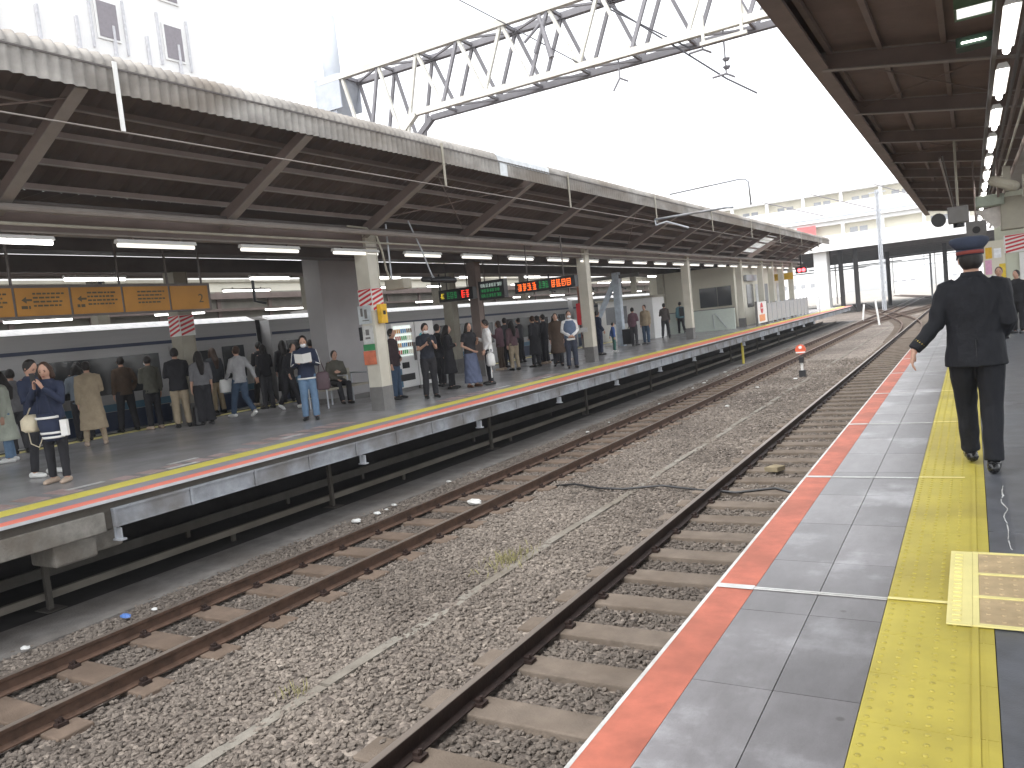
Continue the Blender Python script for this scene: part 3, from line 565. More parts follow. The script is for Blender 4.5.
# group before the train
dat=[(-13.7,22.5,100,1.66,MR,BRN,'parka','mauve jacket, leftmost of the group left of the guard'),(-12.9,22.0,60,1.62,cloth('dusty_plum',(.12,.07,.08)),TAN,'jacket','dusty plum top, second from left in the group left of the guard'),
(-12.6,22.9,80,1.70,BK,BK,'coat','black coat, third from left in the group left of the guard'),(-12.9,24.2,95,1.72,BK,BK,'jacket','black jacket, in the middle of the group left of the guard'),
(-13.2,25.6,70,1.66,BE,BK,'jacket','beige jacket over black trousers, in the group left of the guard'),(-13.9,27.2,80,1.62,NV,DG,'jacket','navy jacket, deep in the group left of the guard'),(-12.4,25.2,60,1.72,BK,BK,'longcoat','long black coat, rightmost of the group left of the guard'),(-14.8,25.8,90,1.7,DG,BK,'jacket','dark grey jacket at the back of the group left of the guard')]
for k,(x,y,a,h,t,b,tt,lb) in enumerate(dat):
    e,I=P('person in a '+lb,x,y,a,h,top=t,bottom=b,shoes=SHB if k%3 else SHT,hair=HAIRB if k%2 else HAIRBR,arms=(('phone','down'),('down','fold'),('clasp','clasp'))[k%3],vox=.016,toptype=tt,hairtype=('bob','long','short','short','short','short','short','short')[k],group=FAR)
for k,(x,y,a,h,t,b,tt,ht,lb) in enumerate([(-16.9,9.95,80,1.68,DG,BK,'jacket','short','charcoal jacket close to the train right of the long beige coat'),(-15.7,14.1,85,1.66,BK,DG,'jacket','bob','black jacket with bobbed hair beside the dark group'),(-17.0,17.6,90,1.72,NV,BK,'parka','short','navy parka at the train beyond the dark group'),
(-13.3,24.5,100,1.70,BK,DG,'jacket','short','black jacket between the beige jacket and the plum top'),(-12.3,23.9,-60,1.64,NV,BK,'coat','long','navy coat with long hair facing the near platform, left of the guard'),(-14.1,23.6,70,1.74,DG,BK,'parka','short','charcoal parka behind the mauve jacket, left of the guard')]):
    P('person in a '+lb,x,y,a,h,top=t,bottom=b,shoes=SHB,hair=HAIRB,arms=(('phone','down'),('down','fold'))[k%2],vox=.015,toptype=tt,hairtype=ht,mask=k%2==0,group=FAR)
# guard
e,I=P('masked station guard in white shirt and navy vest beside the column with the fire plate',-10.45,21.25,-145,1.72,top=WH,bottom=cloth('guard_navy',(.035,.042,.065)),shoes=SHB,hair=HAIRB,arms=('clasp','clasp'),mask=True,vox=.0115,toptype='jacket',facing=True,group=FAR); vest(I,e,cloth('vest_blue_grey',(.11,.15,.23)))
e,I=P('person in a dark coat close behind the guard',-11.6,22.6,-150,1.70,top=BRN,bottom=BK,shoes=SHB,hair=HAIRB,vox=.016,toptype='coat',group=FAR)
P('person in pale shirt and dark trousers right behind the column with the fire plate',-12.3,26.3,-40,1.72,top=LGy,bottom=NV,shoes=SHB,hair=HAIRB,vox=.016,group=FAR)
e,I=P('person in a navy jacket beside the small child',-12.1,27.0,-30,1.66,top=NV,bottom=NV,shoes=SHB,hair=HAIRB,vox=.016,arms=('down','carry'),toptype='parka',group=FAR)
P('small child in a blue jacket and green trousers',-12.15,28.5,-60,1.15,top=PLB,bottom=cloth('child_green',(.06,.16,.14)),shoes=SHW,hair=HAIRB,arms=('swingb','down'),legs='apart',vox=.014,group=FAR)
q=MB(); q.box(-13.3,-12.9,32.2,32.6,.08,.75); q.tube([(-13.1,32.4,.75),(-12.9,32.3,1.05)],.02,6); tag(q.build('suitcase',M_BLACK,bevel=.03),'black suitcase behind the couple beyond the child','suitcase')
P('person in a mauve coat, left one of the couple beyond the child',-12.75,32.2,-10,1.66,top=MR,bottom=DG,shoes=SHB,hair=HAIRB,arms=('down','fold'),vox=.018,group=FAR)
P('person in a beige jacket and jeans, right one of the couple beyond the child',-12.3,32.5,170,1.72,top=BE,bottom=JD,shoes=SHB,hair=HAIRB,vox=.018,toptype='parka',group=FAR)
P('person in a dark brown jacket near the slatted wall, left one of two',-13.2,37.6,10,1.72,top=cloth('taupe',(.10,.085,.08)),bottom=DG,shoes=SHB,hair=HAIRB,arms=('fold','down'),legs='apart',vox=.018,group=FAR)
P('person in a teal grey jacket near the slatted wall, right one of two',-13.6,41.3,30,1.72,top=TEAL,bottom=BK,shoes=SHB,hair=HAIRB,legs='walk',vox=.018,group=FAR)
# a few on the near platform, behind the uniformed person
NR='people on the near platform behind the uniformed person'
P('person facing the camera whose head shows behind the shoulder of the uniformed person',.55,21.5,175,1.66,top=DG,bottom=BK,shoes=SHB,hair=HAIRBR,vox=.016,facing=True,group=NR)
P('dark-haired person beside the greenish cream column, mostly hidden by the uniformed person',.95,23.0,150,1.55,top=BK,bottom=BK,shoes=SHB,hair=HAIRB,vox=.016,group=NR)
print('objects',len(bpy.data.objects))
# ================================================================ ground
g=MB(); g.quad((-300,-60,-1.33),(200,-60,-1.33),(200,480,-1.33),(-300,480,-1.33)); structure(g.build('ground',M_GRAVEL,origin=(0,0,-1.33)))
# raised ballast bed under the two near tracks, gently uneven
def bed(x0,x1,y0,y1,nx,ny,fz):
    m=MB(); vs=[];fs=[]
    for j in range(ny+1):
        y=y0+(y1-y0)*(j/ny)**1.7
        for i in range(nx+1):
            x=x0+(x1-x0)*i/nx; vs.append((x,y,fz(x,y)))
    for j in range(ny):
        for i in range(nx):
            a=j*(nx+1)+i; fs.append((a,a+1,a+nx+2,a+nx+1))
    m.add(vs,fs); return m
RX1,RX2=-3.385,-2.19                      # right track rail centres
LX1,LX2=-7.555,-6.475                    # left track rail centres
def bedz(x,y):
    z=-1.285+.018*noise.noise((x*.9,y*.7,0))+.012*noise.noise((x*2.3,y*2.1,4))
    for a,b in ((RX1,RX2),(LX1,LX2)):
        if a-.02<x<b+.02: z-=.018
    if x<-8.0: z-=(-8.0-x)*.06
    return z
structure(bed(-9.0,-1.35,-2,130,70,260,bedz).build('ballast_bed',M_GRAVEL,smooth=True))
# loose stones (nobody could count them)
def stones():
    ico=bmesh.new(); bmesh.ops.create_icosphere(ico,subdivisions=1,radius=1)
    V=np.array([v.co[:] for v in ico.verts]); Fc=np.array([[v.index for v in f.verts] for f in ico.faces]); ico.free()
    pts=[]
    def dens(y): return 760 if y<9 else 760*(9/y)**1.6
    y=1.0
    while y<34:
        dy=.25; n=int(dens(y)*dy*7.4)
        xs=RNG.uniform(-8.75,-1.4,n); ys=y+RNG.uniform(0,dy,n); pts.append(np.stack([xs,ys],1)); y+=dy
    P=np.concatenate(pts)
    # only what the camera side of the scene can show
    keep=P[:,1]>(-P[:,0]-1.5)*.28-.9
    P=P[keep]
    def sleeper(x,y,x0,x1,first,pitch,hw): 
        k=np.round((y-first)/pitch); return (x>x0)&(x<x1)&(np.abs(y-first-k*pitch)<hw)
    on=sleeper(P[:,0],P[:,1],RX1-.44,RX2+.46,SLR0,SLRP,.155)|sleeper(P[:,0],P[:,1],LX1-.30,LX2+.30,SLL0,SLLP,.15)
    on&=RNG.random(len(P))>.012
    for r in (RX1,RX2,LX1,LX2): on|=np.abs(P[:,0]-r)<.08
    on|=(np.abs(P[:,0]+4.76)<.075)&(RNG.random(len(P))>.5+.4*np.sin(P[:,1]*1.7))
    P=P[~on]; n=len(P)
    S=RNG.uniform(.014,.029,n)*np.where(P[:,1]>10,1+(P[:,1]-10)*.03,1)
    sc=np.stack([S*RNG.uniform(.7,1.35,n),S*RNG.uniform(.7,1.35,n),S*RNG.uniform(.5,.95,n)],1)
    z=np.array([bedz(a,b) for a,b in P])+RNG.uniform(-.006,.017,n)
    A=RNG.uniform(0,2*PI,n); T=RNG.uniform(-.7,.7,n)
    nv=len(V)
    J=V[None]*(1+RNG.uniform(-.42,.30,(n,nv,1)))*sc[:,None,:]
    ct,st=np.cos(T)[:,None],np.sin(T)[:,None]; x,yv,zv=J[...,0],J[...,1]*ct-J[...,2]*st,J[...,1]*st+J[...,2]*ct
    ca,sa=np.cos(A)[:,None],np.sin(A)[:,None]; xx=x*ca-yv*sa; yy=x*sa+yv*ca
    W=np.stack([xx+P[:,0,None],yy+P[:,1,None],zv+z[:,None]],-1).reshape(-1,3)
    Fa=(Fc[None]+(np.arange(n)*nv)[:,None,None]).reshape(-1,3)
    me=bpy.data.meshes.new('gravel'); me.vertices.add(len(W)); me.vertices.foreach_set('co',W.astype(np.float32).ravel())
    me.loops.add(Fa.size); me.loops.foreach_set('vertex_index',Fa.astype(np.int32).ravel())
    me.polygons.add(len(Fa)); me.polygons.foreach_set('loop_start',np.arange(0,Fa.size,3,dtype=np.int32)); me.polygons.foreach_set('loop_total',np.full(len(Fa),3,dtype=np.int32))
    me.update(calc_edges=True); me.shade_flat()
    tone=np.clip(RNG.normal(.46,.145,n),0,1); ins=((P[:,0]>RX1)&(P[:,0]<RX2))|((P[:,0]>LX1)&(P[:,0]<LX2)); tone=np.where(ins,tone*.6,tone)
    at=me.attributes.new('tone','FLOAT','POINT'); at.data.foreach_set('value',np.repeat(tone,nv).astype(np.float32))
    me.materials.append(M_STONE); o=bpy.data.objects.new('gravel',me); COL.objects.link(o)
    tag(o,'loose grey and brown ballast stones around the two tracks','gravel',kind='stuff')
    print('stones',n)
SLR0,SLRP=4.60,.755
SLL0,SLLP=3.95,.74
stones()

# ================================================================ rails and sleepers
def rail(x,y0,y1,label,m_top,m_side):
    rt=empty('rail',(x,y0,-1.25),label,'rail','running rails of the two near tracks')
    prof=[(-.063,0),(.063,0),(.063,.012),(.012,.032),(.010,.112),(.0325,.122),(.0325,.146),(-.0325,.146),(-.0325,.122),(-.010,.112),(-.012,.032),(-.063,.012)]
    b=MB(); b.prism([(x+px,y0,-1.25+pz) for px,pz in prof],(0,y1-y0,0)); b.build('rail_web',m_side,rt)
    t=MB(); t.box(x-.029,x+.029,y0,y1,-1.104,-1.1005); t.build('rail_head',m_top,rt)
rail(RX1,-1,140,'rusty rail with a worn top, left rail of the track beside the right platform',M_RAILTOP,M_RUSTD)
rail(RX2,-1,140,'rail half hidden below the right platform edge',M_RAILTOP,M_RUSTD)
rail(LX2,1,140,'brown rail of the middle track, the one nearer to the gravel strip in the centre',M_RAILTOP,M_RUST)
rail(LX1,1,140,'brown rail of the middle track, the one nearer to the far platform',M_RAILTOP,M_RUST)
def sleeper_proto(cx,cy,half,x1,x2,label,group,sm=None):
    e=empty('sleeper',(cx,cy,-1.40),label,'sleeper',group)
    b=MB(); z0,z1=-1.40,-1.252
    w0,w1=.165,.148
    for (xa,xb,dz) in ((-half,half,0),):
        vs=[(cx+xa,cy-w0,z0),(cx+xb,cy-w0,z0),(cx+xb,cy+w0,z0),(cx+xa,cy+w0,z0),(cx+xa+.02,cy-w1,z1),(cx+xb-.02,cy-w1,z1),(cx+xb-.02,cy+w1,z1),(cx+xa+.02,cy+w1,z1)]
        b.add(vs,[(0,3,2,1),(4,5,6,7),(0,1,5,4),(1,2,6,5),(2,3,7,6),(3,0,4,7)])
    b.build('sleeper_body',sm or M_SLEEP,e,bevel=.012)
    for r in (x1,x2):
        for s in (-1,1):
            c=MB(); c.box(r+s*.066,r+s*.13,cy-.045,cy+.045,-1.250,-1.222); c.box(r+s*.05,r+s*.10,cy-.025,cy+.025,-1.220,-1.200); c.tube([(r+s*.098,cy,-1.221),(r+s*.098,cy,-1.180)],.014,6)
            c.build('rail_clip',M_RUSTD,e)
    return e
p=sleeper_proto((RX1+RX2)/2,SLR0,1.0,RX1,RX2,'brown-grey concrete sleeper under the track beside the right platform','sleepers of the track beside the right platform')
p.location.z=-1.40
for k in range(-4,150):
    if k==0: continue
    y=SLR0+k*SLRP
    if y>100: break
    copy_tree(p,(p.location.x,y,-1.40))
p=sleeper_proto((LX1+LX2)/2,SLL0,.86,LX1,LX2,'brown sleeper between the rails of the middle track','sleepers of the middle track',M_SLEEPL)
for k in range(-2,150):
    if k==0: continue
    y=SLL0+k*SLLP
    if y>100: break
    copy_tree(p,(p.location.x,y,-1.40))
# concrete trough line between the tracks, built of lids
tr=empty('cable_trough',(-4.76,2,-1.30),'long grey concrete cable trough half sunk in the gravel between the two tracks','cable trough')
t=MB(); y=1.5; 
while y<90:
    L_=.98; dx=.02*math.sin(y*1.3); t.box(-4.825+dx,-4.71+dx,y,y+L_,-1.33,-1.268+.008*math.sin(y*3)); y+=1.0
t.build('trough_lid',mat('trough_grey_brown',(.20,.185,.16),.9,scale=4,var=.25,bump=.4,dirt=.6),tr)
# dirt strip and two troughs at the foot of the far platform
m=MB(); m.box(-9.55,-8.62,-1,74,-1.34,-1.302); structure(m.build('drain_strip',mat('dirt_strip',(.17,.16,.15),.9,scale=3,var=.3,bump=.4,dirt=.4)))
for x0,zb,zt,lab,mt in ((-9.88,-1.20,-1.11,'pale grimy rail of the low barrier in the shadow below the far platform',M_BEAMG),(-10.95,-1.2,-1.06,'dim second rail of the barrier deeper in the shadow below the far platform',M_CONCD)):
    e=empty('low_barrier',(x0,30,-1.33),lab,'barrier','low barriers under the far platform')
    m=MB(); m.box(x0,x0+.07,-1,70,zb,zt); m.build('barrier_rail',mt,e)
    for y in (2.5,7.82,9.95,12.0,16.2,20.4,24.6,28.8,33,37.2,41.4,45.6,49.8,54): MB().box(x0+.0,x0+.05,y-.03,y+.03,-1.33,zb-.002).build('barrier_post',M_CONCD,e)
# loose cable
tag(MB().tube([(-6.2,11.5,-1.26),(-5.86,11.53,-1.23),(-5.3,11.25,-1.22),(-4.9,11.3,-1.24),(-4.3,11.45,-1.21),(-3.68,11.37,-1.25),(-3.45,11.3,-1.23),(-3.1,11.2,-1.235),(-2.6,11.5,-1.23),(-2.1,11.1,-1.24)],.018,7).build('loose_cable',M_BLACK,smooth=True),'black cable lying across the gravel and under the near rail','cable')
# stone block on the sleepers
b=MB(); b.ell((-2.85,12.7,-1.20),(.17,.11,.06),4,3,lambda d,p:p*(1.15+.25*noise.noise(d*2.1)),Matrix.Rotation(.5,3,'Z'))
tag(b.build('rubble_block',mat('sandy_stone',(.24,.20,.13),.9)),'pale sandy block of stone lying on the sleepers of the right track','stone')
# litter
for (x,y,c,lab,s) in ((-8.25,5.0,'b','crumpled blue wrapper on the gravel left of the middle track',.05),(-8.5,4.05,'w','small white paper scrap on the gravel nearest the left border of the view',.035),(-8.1,5.25,'w','white cigarette-sized scrap on the gravel right of the blue wrapper',.03),(-8.35,8.9,'w','white crumpled tissue on the gravel below the far platform',.06),(-7.0,10.2,'w','pale plastic scrap lying on a sleeper of the middle track',.09)):
    q=MB(); q.ell((x,y,-1.235),(s*1.4,s,s*.5),8,5,lambda d,p:p*(1+.5*noise.noise(d*3+Vector((x,y,0)))))
    tag(q.build('litter_scrap',mat('litter_blue',(.10,.20,.5),.5) if c=='b' else M_OFFW),lab,'litter')
for k in range(16):
    xx=random.choice((random.uniform(-8.6,-7.9),random.uniform(-8.6,-7.9),random.uniform(-6.0,-4.9))); yy=random.uniform(8,32); s_=random.uniform(.025,.06)
    q=MB(); q.ell((xx,yy,-1.25),(s_*1.3,s_,s_*.5),7,4,lambda d,p:p*(1+.5*noise.noise(d*3+Vector((xx,yy,0)))))
    tag(q.build('litter_scrap',M_OFFW),'tiny pale scrap of litter lying on the gravel along the middle track','litter','tiny scraps along the middle track')
q=MB(); q.box(-8.86,-8.80,34.8,35.0,-1.3,-.36); tag(q.build('yellow_post',mat('post_yellow',(.5,.42,.05),.6)),'short yellow post under the far platform edge','post')
# dry grass
def grass(cx,cy,n,sx,sy,name='dry_grass'):
    q=MB()
    for i in range(n):
        x=cx+random.gauss(0,sx);y=cy+random.gauss(0,sy);h=random.uniform(.05,.14);a=random.uniform(0,2*PI);l=random.uniform(.01,.07)
        z=-1.29; wd=.0035; dx,dy=math.cos(a)*wd,math.sin(a)*wd; ex,ey=math.cos(a+1.3)*l,math.sin(a+1.3)*l
        q.add([(x-dx,y-dy,z),(x+dx,y+dy,z),(x+ex*.5+dx*.7,y+ey*.5+dy*.7,z+h*.7),(x+ex,y+ey,z+h)],[(0,1,2),(0,2,3)])
    return q.build(name,mat('dry_grass_blade',(.27,.25,.11),.85,var=.25))
tag(grass(-4.95,7.75,190,.12,.25),'tuft of dry yellowish grass beside the concrete trough','grass',kind='stuff')
tag(grass(-4.9,4.3,26,.05,.06,'weed'),'tiny yellow weed near the bottom edge of the gravel','weed')

# ================================================================ right platform
PY0,PY1=-1.5,75
s=MB(); s.box(-1.28,9,PY0,PY1,-.22,-.0125); s.box(-1.05,9,PY0,PY1,-1.6,-.22); structure(s.build('right_platform',M_GROUT))
s=MB(); s.box(-1.30,-1.282,PY0,PY1,-.03,-.0005); structure(s.build('platform_edge_nosing',M_OFFW))
s=MB(); s.box(-1.281,-1.085,PY0,PY1,-.0118,0.); structure(s.build('orange_edge_line',M_ORG))
def tone_mesh(mb,name,m,per):
    o=mb.build(name,m); me=o.data; n=len(me.vertices)//per
    at=me.attributes.new('tone','FLOAT','POINT'); at.data.foreach_set('value',np.repeat(RNG.random(n),per).astype(np.float32)); return o
tb=MB()
def slab(mb,x0,x1,y0,y1,g=.003,z=-.0005):
    x0+=g;x1-=g;y0+=g;y1-=g
    mb.add([(x0,y0,z),(x1,y0,z),(x1,y1,z),(x0,y1,z),(x0,y0,z-.01),(x1,y0,z-.01),(x1,y1,z-.01),(x0,y1,z-.01)],[(0,1,2,3),(4,5,1,0),(5,6,2,1),(6,7,3,2),(7,4,0,3)])
y=3.03-.8*6
while y<PY1-.8:
    slab(tb,-1.085,-.757,y,y+.8,.002); slab(tb,-.757,-.436,y,y+.8,.002); y+=.8
structure(tone_mesh(tb,'platform_tiles',M_TILE,8))
m=MB(); m.box(-1.07,9,PY0,PY0+.001,-.3,-.29); 
a=MB(); 
for k in range(-2,30): a.box(0.012,9,k*2.7+.005,k*2.7+2.695,-.012,-.001)
structure(a.build('right_platform_asphalt',M_ASPH))
# tactile strip
tt=MB(); y=2.9-.4*11
while y<PY1-.4:
    slab(tt,-.436,.010,y,y+.4,.0015,.002); y+=.4
for x in (-.062,): tt.box(x-.012,x+.012,PY0+.1,60,.0015,.0075)
tt.box(-.035,-.029,PY0+.1,60,.0015,.0035)
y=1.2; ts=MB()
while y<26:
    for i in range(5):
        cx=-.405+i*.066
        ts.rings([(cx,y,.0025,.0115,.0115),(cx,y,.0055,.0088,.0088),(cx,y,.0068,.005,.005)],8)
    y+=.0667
structure(tt.build('tactile_strip',M_YEL)); structure(ts.build('tactile_studs',mat('shaded_stud_yellow',(.42,.35,.065),.5,var=.2,scale=9)))  # studs darker than the strip: their shading is put into the colour
# white joint lines crossing the platform
q=MB()
for y in (1.43,4.13,6.83,9.53,12.2,14.9,17.6,20.3):
    q.box(-1.249,-.437,y-.018,y-.004,.0015,.0035); q.box(-1.249,-.437,y+.004,y+.018,.0015,.0035); q.box(-1.279,-1.087,y-.03,y+.03,.0042,.0052)
structure(q.build('white_joint_lines',M_OFFW))
q=MB()
for y in (4.13,6.83,9.53,12.2): q.box(-.434,-.12,y-.012,y+.012,.0075,.0105)
structure(q.build('pale_yellow_joint_lines',M_YELP))
# expansion plate across the tactile strip
e=empty('joint_plate',(.3,4.38,0),'yellow framed tan ribbed joint plate lying across the tactile strip on the right platform','floor plate')
f=MB(); f.box(-.175,-.072,3.86,4.93,.008,.014)
for i in range(17): f.box(-.152,-.118,3.90+i*.06,3.925+i*.06,.0145,.019)
f.box(-.071,.95,3.86,3.885,.008,.016); f.box(-.071,.95,4.905,4.93,.008,.016); f.box(-.071,.95,4.215,4.240,.008,.0165); f.box(-.071,.95,4.55,4.575,.008,.0165); f.box(-.071,-.045,3.887,4.903,.008,.015)
f.build('frame',M_YELP,e)
tan=mat('tan_insert',(.50,.38,.22),.55,scale=9,var=.18,dirt=.2)
for (a0,a1) in ((3.888,4.212),(4.243,4.547),(4.578,4.902)):
    f=MB(); f.box(-.044,.95,a0,a1,.008,.0125)
    for i in range(16):
        for j in range(4):
            cx=-.01+i*.06;cy=a0+.04+j*(a1-a0-.08)/3; f.rings([(cx,cy,.0124,.011,.011),(cx,cy,.0165,.007,.007)],6)
    f.build('insert',tan,e)
# chalk squiggle
sq=MB(); pts=[(.12,6.6),(.10,6.2),(.125,5.95),(.10,5.75),(.12,5.5),(.105,5.25),(.125,5.02)]
P2=[]
for a_,b_ in zip(pts,pts[1:]):
    for k in range(8):
        t=k/8; yy=a_[1]+(b_[1]-a_[1])*t; P2.append((a_[0]+(b_[0]-a_[0])*t+.016*noise.noise((yy*5,0,0))+.006*noise.noise((yy*19,3,0)),yy))
for k,(a_,b_) in enumerate(zip(P2,P2[1:])):
    if k%11!=7: sq.beam((*a_,.0012),(*b_,.0012),.004+.005*abs(noise.noise((a_[1]*7,1,0)))*2,.003)
sq2=[(.13,3.6),(.17,3.2),(.2,2.9)]
for a_,b_ in zip(sq2,sq2[1:]): sq.beam((*a_,.0012),(*b_,.0012),.009,.003)
structure(sq.build('chalk_mark',M_OFFW))

# ================================================================ left platform
LE=-8.70; LW=-17.15; LY0,LY1=-3,72
s=MB(); s.box(LW,LE-.055,LY0,LY1,-.34,-.010); structure(s.build('left_platform',M_CONCD))
s=MB(); s.box(-11.89,-9.552,-1,74,-1.34,-1.310); structure(s.build('dark_ground_under_platform',M_DARK))  # near-black sheet stands in for the shadow under the platform
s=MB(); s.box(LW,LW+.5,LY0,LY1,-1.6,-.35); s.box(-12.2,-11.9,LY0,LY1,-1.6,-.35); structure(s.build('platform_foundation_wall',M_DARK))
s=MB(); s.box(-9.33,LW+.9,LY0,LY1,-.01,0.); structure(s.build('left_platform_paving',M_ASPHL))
s=MB(); s.box(LW,LW+.10,LY0,LY1,-.009,.002); structure(s.build('far_edge_white_line',M_OFFW))
s=MB(); s.box(LW+.52,LW+.88,LY0,LY1,-.009,.002); structure(s.build('far_tactile_strip',M_YELP))
s=MB(); s.prism([(-8.937,LY0,-.009),(-8.982,9,-.009),(-9.31,21.9,-.009),(-9.31,LY0,-.009)],(0,0,.0105)); structure(s.build('grey_edge_paving',mat('grey_violet_paving',(.27,.265,.30),.55,scale=6,var=.1,dirt=.2)))
s=MB()
y=LY0
while y<LY1: s.box(-9.72,-9.332,y+.002,y+.298,.0005,.004); y+=.3
structure(s.build('left_tactile_strip',mat('left_tactile_yellow',(.70,.62,.10),.5,scale=3,var=.08,dirt=.12)))
s=MB(); s.prism([(-8.74,LY0,-.009),(-8.74,LY1,-.009),(-9.31,LY1,-.009),(-9.31,22,-.009),(-8.98,9,-.009),(-8.935,LY0,-.009)],(0,0,.012)); structure(s.build('left_orange_line',mat('left_orange',(.75,.20,.14),.5,scale=4,var=.1,dirt=.1)))
s=MB(); s.box(-8.738,LE,LY0,LY1,-.03,.001); structure(s.build('left_platform_nosing',mat('nosing_pale',(.55,.56,.58),.5,scale=4,var=.1,dirt=.3)))
fp=empty('edge_fascia',(LE,5.3,-.45),'long blue-grey steel fascia made of panels below the edge of the far platform','fascia')
y=5.3; k=0
while y<70:
    q=MB(); q.box(LE-.05,LE-.005,y,y+1.035,-.335,-.11); q.box(LE-.004,LE+.012,y,y+.035,-.335,-.11); q.box(LE-.004,LE+.010,y+.036,y+1.035,-.135,-.112); q.box(LE-.004,LE+.008,y+.036,y+1.035,-.335,-.32)
    q.build('fascia_panel',M_FASC,fp); y+=1.045
q=MB(); q.box(LE-.09,LE-.01,-3,5.2,-.36,-.13); tag(q.build('concrete_fascia_beam',M_CONC,bevel=.01),'plain concrete beam below the near end of the far platform edge','beam')
q=MB(); q.box(-9.3,-8.80,4.62,5.12,-.62,-.362); q.box(-9.3,-8.9,5.14,5.5,-.60,-.362); tag(q.build('pier_head',M_CONC,bevel=.03),'chipped concrete pier head under the near end of the far platform','pier')
k=0
for y in [5.35,9.65,13.2,16.8,20.4,24.0,27.6,31.2,34.8,38.4,42.0,45.6,49.2,52.8]:
    q=MB(); q.box(LE-.08,LE-.06,y-.03,y+.03,-.48,-.335); q.box(LE-.10,LE+.05,y-.04,y+.04,-.50,-.48); q.box(LE-.06,LE+.03,y-.008,y+.008,-.48,-.353)
    tag(q.build('edge_bracket',M_GALV),ORD[k]+' pale steel bracket from the near end under the far platform edge','bracket','brackets under the far platform edge'); k+=1
k=0
for y in [5.0,9.9,15.2,20.5,25.8,31.1,36.4,41.7,47,52.3,57.6]:
    q=MB(); q.box(-9.80,-9.74,y-.03,y+.03,-1.32,-.345); q.box(-9.9,-9.62,y-.12,y+.12,-1.322,-1.302)
    tag(q.build('support_post',M_CONCD),ORD[k]+' dark slim post from the near end holding up the far platform','post','posts under the far platform'); k+=1
# pink queue markings
for (x0,x1,y0,y1) in ((-10.35,-9.85,4.2,5.6),(-10.2,-9.85,6.2,8.4),(-10.6,-10.05,8.8,11.0),(-10.3,-9.9,13.9,16.0),(-10.4,-9.95,17.6,19.5)):
    q=MB(); yy=y0
    while yy<y1: q.box(x0,x1,yy,yy+.26,.001,.003); yy+=.4
    structure(q.build('queue_marking',M_PINK))
q=MB()
for (x,y) in ((-10.2,5.6),(-10.35,7.2),(-9.95,6.9),(-10.2,15.7),(-10.1,16.2),(-10.0,18.3),(-10.25,9.3)): q.box(x,x+.12,y,y+.5,.0035,.0045)
structure(q.build('white_queue_marks',M_OFFW))
# ================================================================ left canopy
def corr_sheet(prof,y0,y1,pitch=.137,amp=.020,per=6,mb=None):
    """corrugated sheet: profile in xz swept along y, offset along the profile's normal"""
    mb=mb or MB(); n=int((y1-y0)/pitch*per); P=[Vector((a,0,b)) for a,b in prof]; nor=[]
    for i in range(len(P)):
        t=(P[min(i+1,len(P)-1)]-P[max(i-1,0)]).normalized(); nor.append(Vector((-t.z,0,t.x)))
    vs=[];fs=[];m=len(P)
    for j in range(n+1):
        y=y0+(y1-y0)*j/n; o=amp*math.sin(2*PI*(y-y0)/pitch)
        for i in range(m): q=P[i]+nor[i]*o; vs.append((q.x,y,q.z))
    for j in range(n):
        for i in range(m-1):
            a=j*m+i; fs.append((a,a+1,a+m+1,a+m))
    return mb.add(vs,fs)
def rz(x):  # left roof sheet height
    if x>-10.9: return 5.0+(x+8.6)*.44
    if x>-15.3: return 3.988
    return 3.988+(-15.3-x)*(.43/2.5)
LC=empty('platform_canopy',(-13,28,3.4),'large corrugated roof over the far platform with brown rafters and rounded grey eave','station roof')
lip=[(-8.50,4.69),(-8.50,5.0)]; curl=[(-8.50,5.0),(-8.515,5.07),(-8.57,5.145),(-8.68,5.18),(-8.82,5.15),(-8.9,4.90)]
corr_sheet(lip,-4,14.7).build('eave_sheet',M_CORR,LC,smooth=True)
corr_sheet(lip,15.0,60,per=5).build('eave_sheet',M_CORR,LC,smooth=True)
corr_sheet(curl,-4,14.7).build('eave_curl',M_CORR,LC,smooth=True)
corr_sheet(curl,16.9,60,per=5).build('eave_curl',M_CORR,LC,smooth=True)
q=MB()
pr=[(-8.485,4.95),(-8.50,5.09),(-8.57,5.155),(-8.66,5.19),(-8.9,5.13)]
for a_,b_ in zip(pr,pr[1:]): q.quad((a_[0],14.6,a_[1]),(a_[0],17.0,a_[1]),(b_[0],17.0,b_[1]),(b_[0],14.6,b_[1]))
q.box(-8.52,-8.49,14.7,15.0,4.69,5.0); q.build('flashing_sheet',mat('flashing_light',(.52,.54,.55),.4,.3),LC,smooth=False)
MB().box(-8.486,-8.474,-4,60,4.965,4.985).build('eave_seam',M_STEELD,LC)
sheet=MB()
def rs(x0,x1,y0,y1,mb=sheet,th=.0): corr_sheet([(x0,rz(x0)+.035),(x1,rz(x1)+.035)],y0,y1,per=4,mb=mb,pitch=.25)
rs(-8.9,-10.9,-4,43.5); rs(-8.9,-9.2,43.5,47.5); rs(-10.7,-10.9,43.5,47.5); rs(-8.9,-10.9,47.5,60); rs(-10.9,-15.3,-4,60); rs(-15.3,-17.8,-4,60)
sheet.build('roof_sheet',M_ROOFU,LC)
q=MB()
for k in range(4): q.prism([(-10.7,43.6+k,rz(-10.7)+.05),(-9.2,43.6+k,rz(-9.2)+.05),(-9.2,43.6+k,rz(-9.2)+.06),(-10.7,43.6+k,rz(-10.7)+.06)],(0,.86,0))
q.build('skylight_pane',mat('frosted_pane',(.85,.87,.85),.5,var=.03,trans=.9),LC)
MB().box(-17.82,-17.74,-4,60,4.36,4.50).build('far_eave_board',M_STEELD,LC)
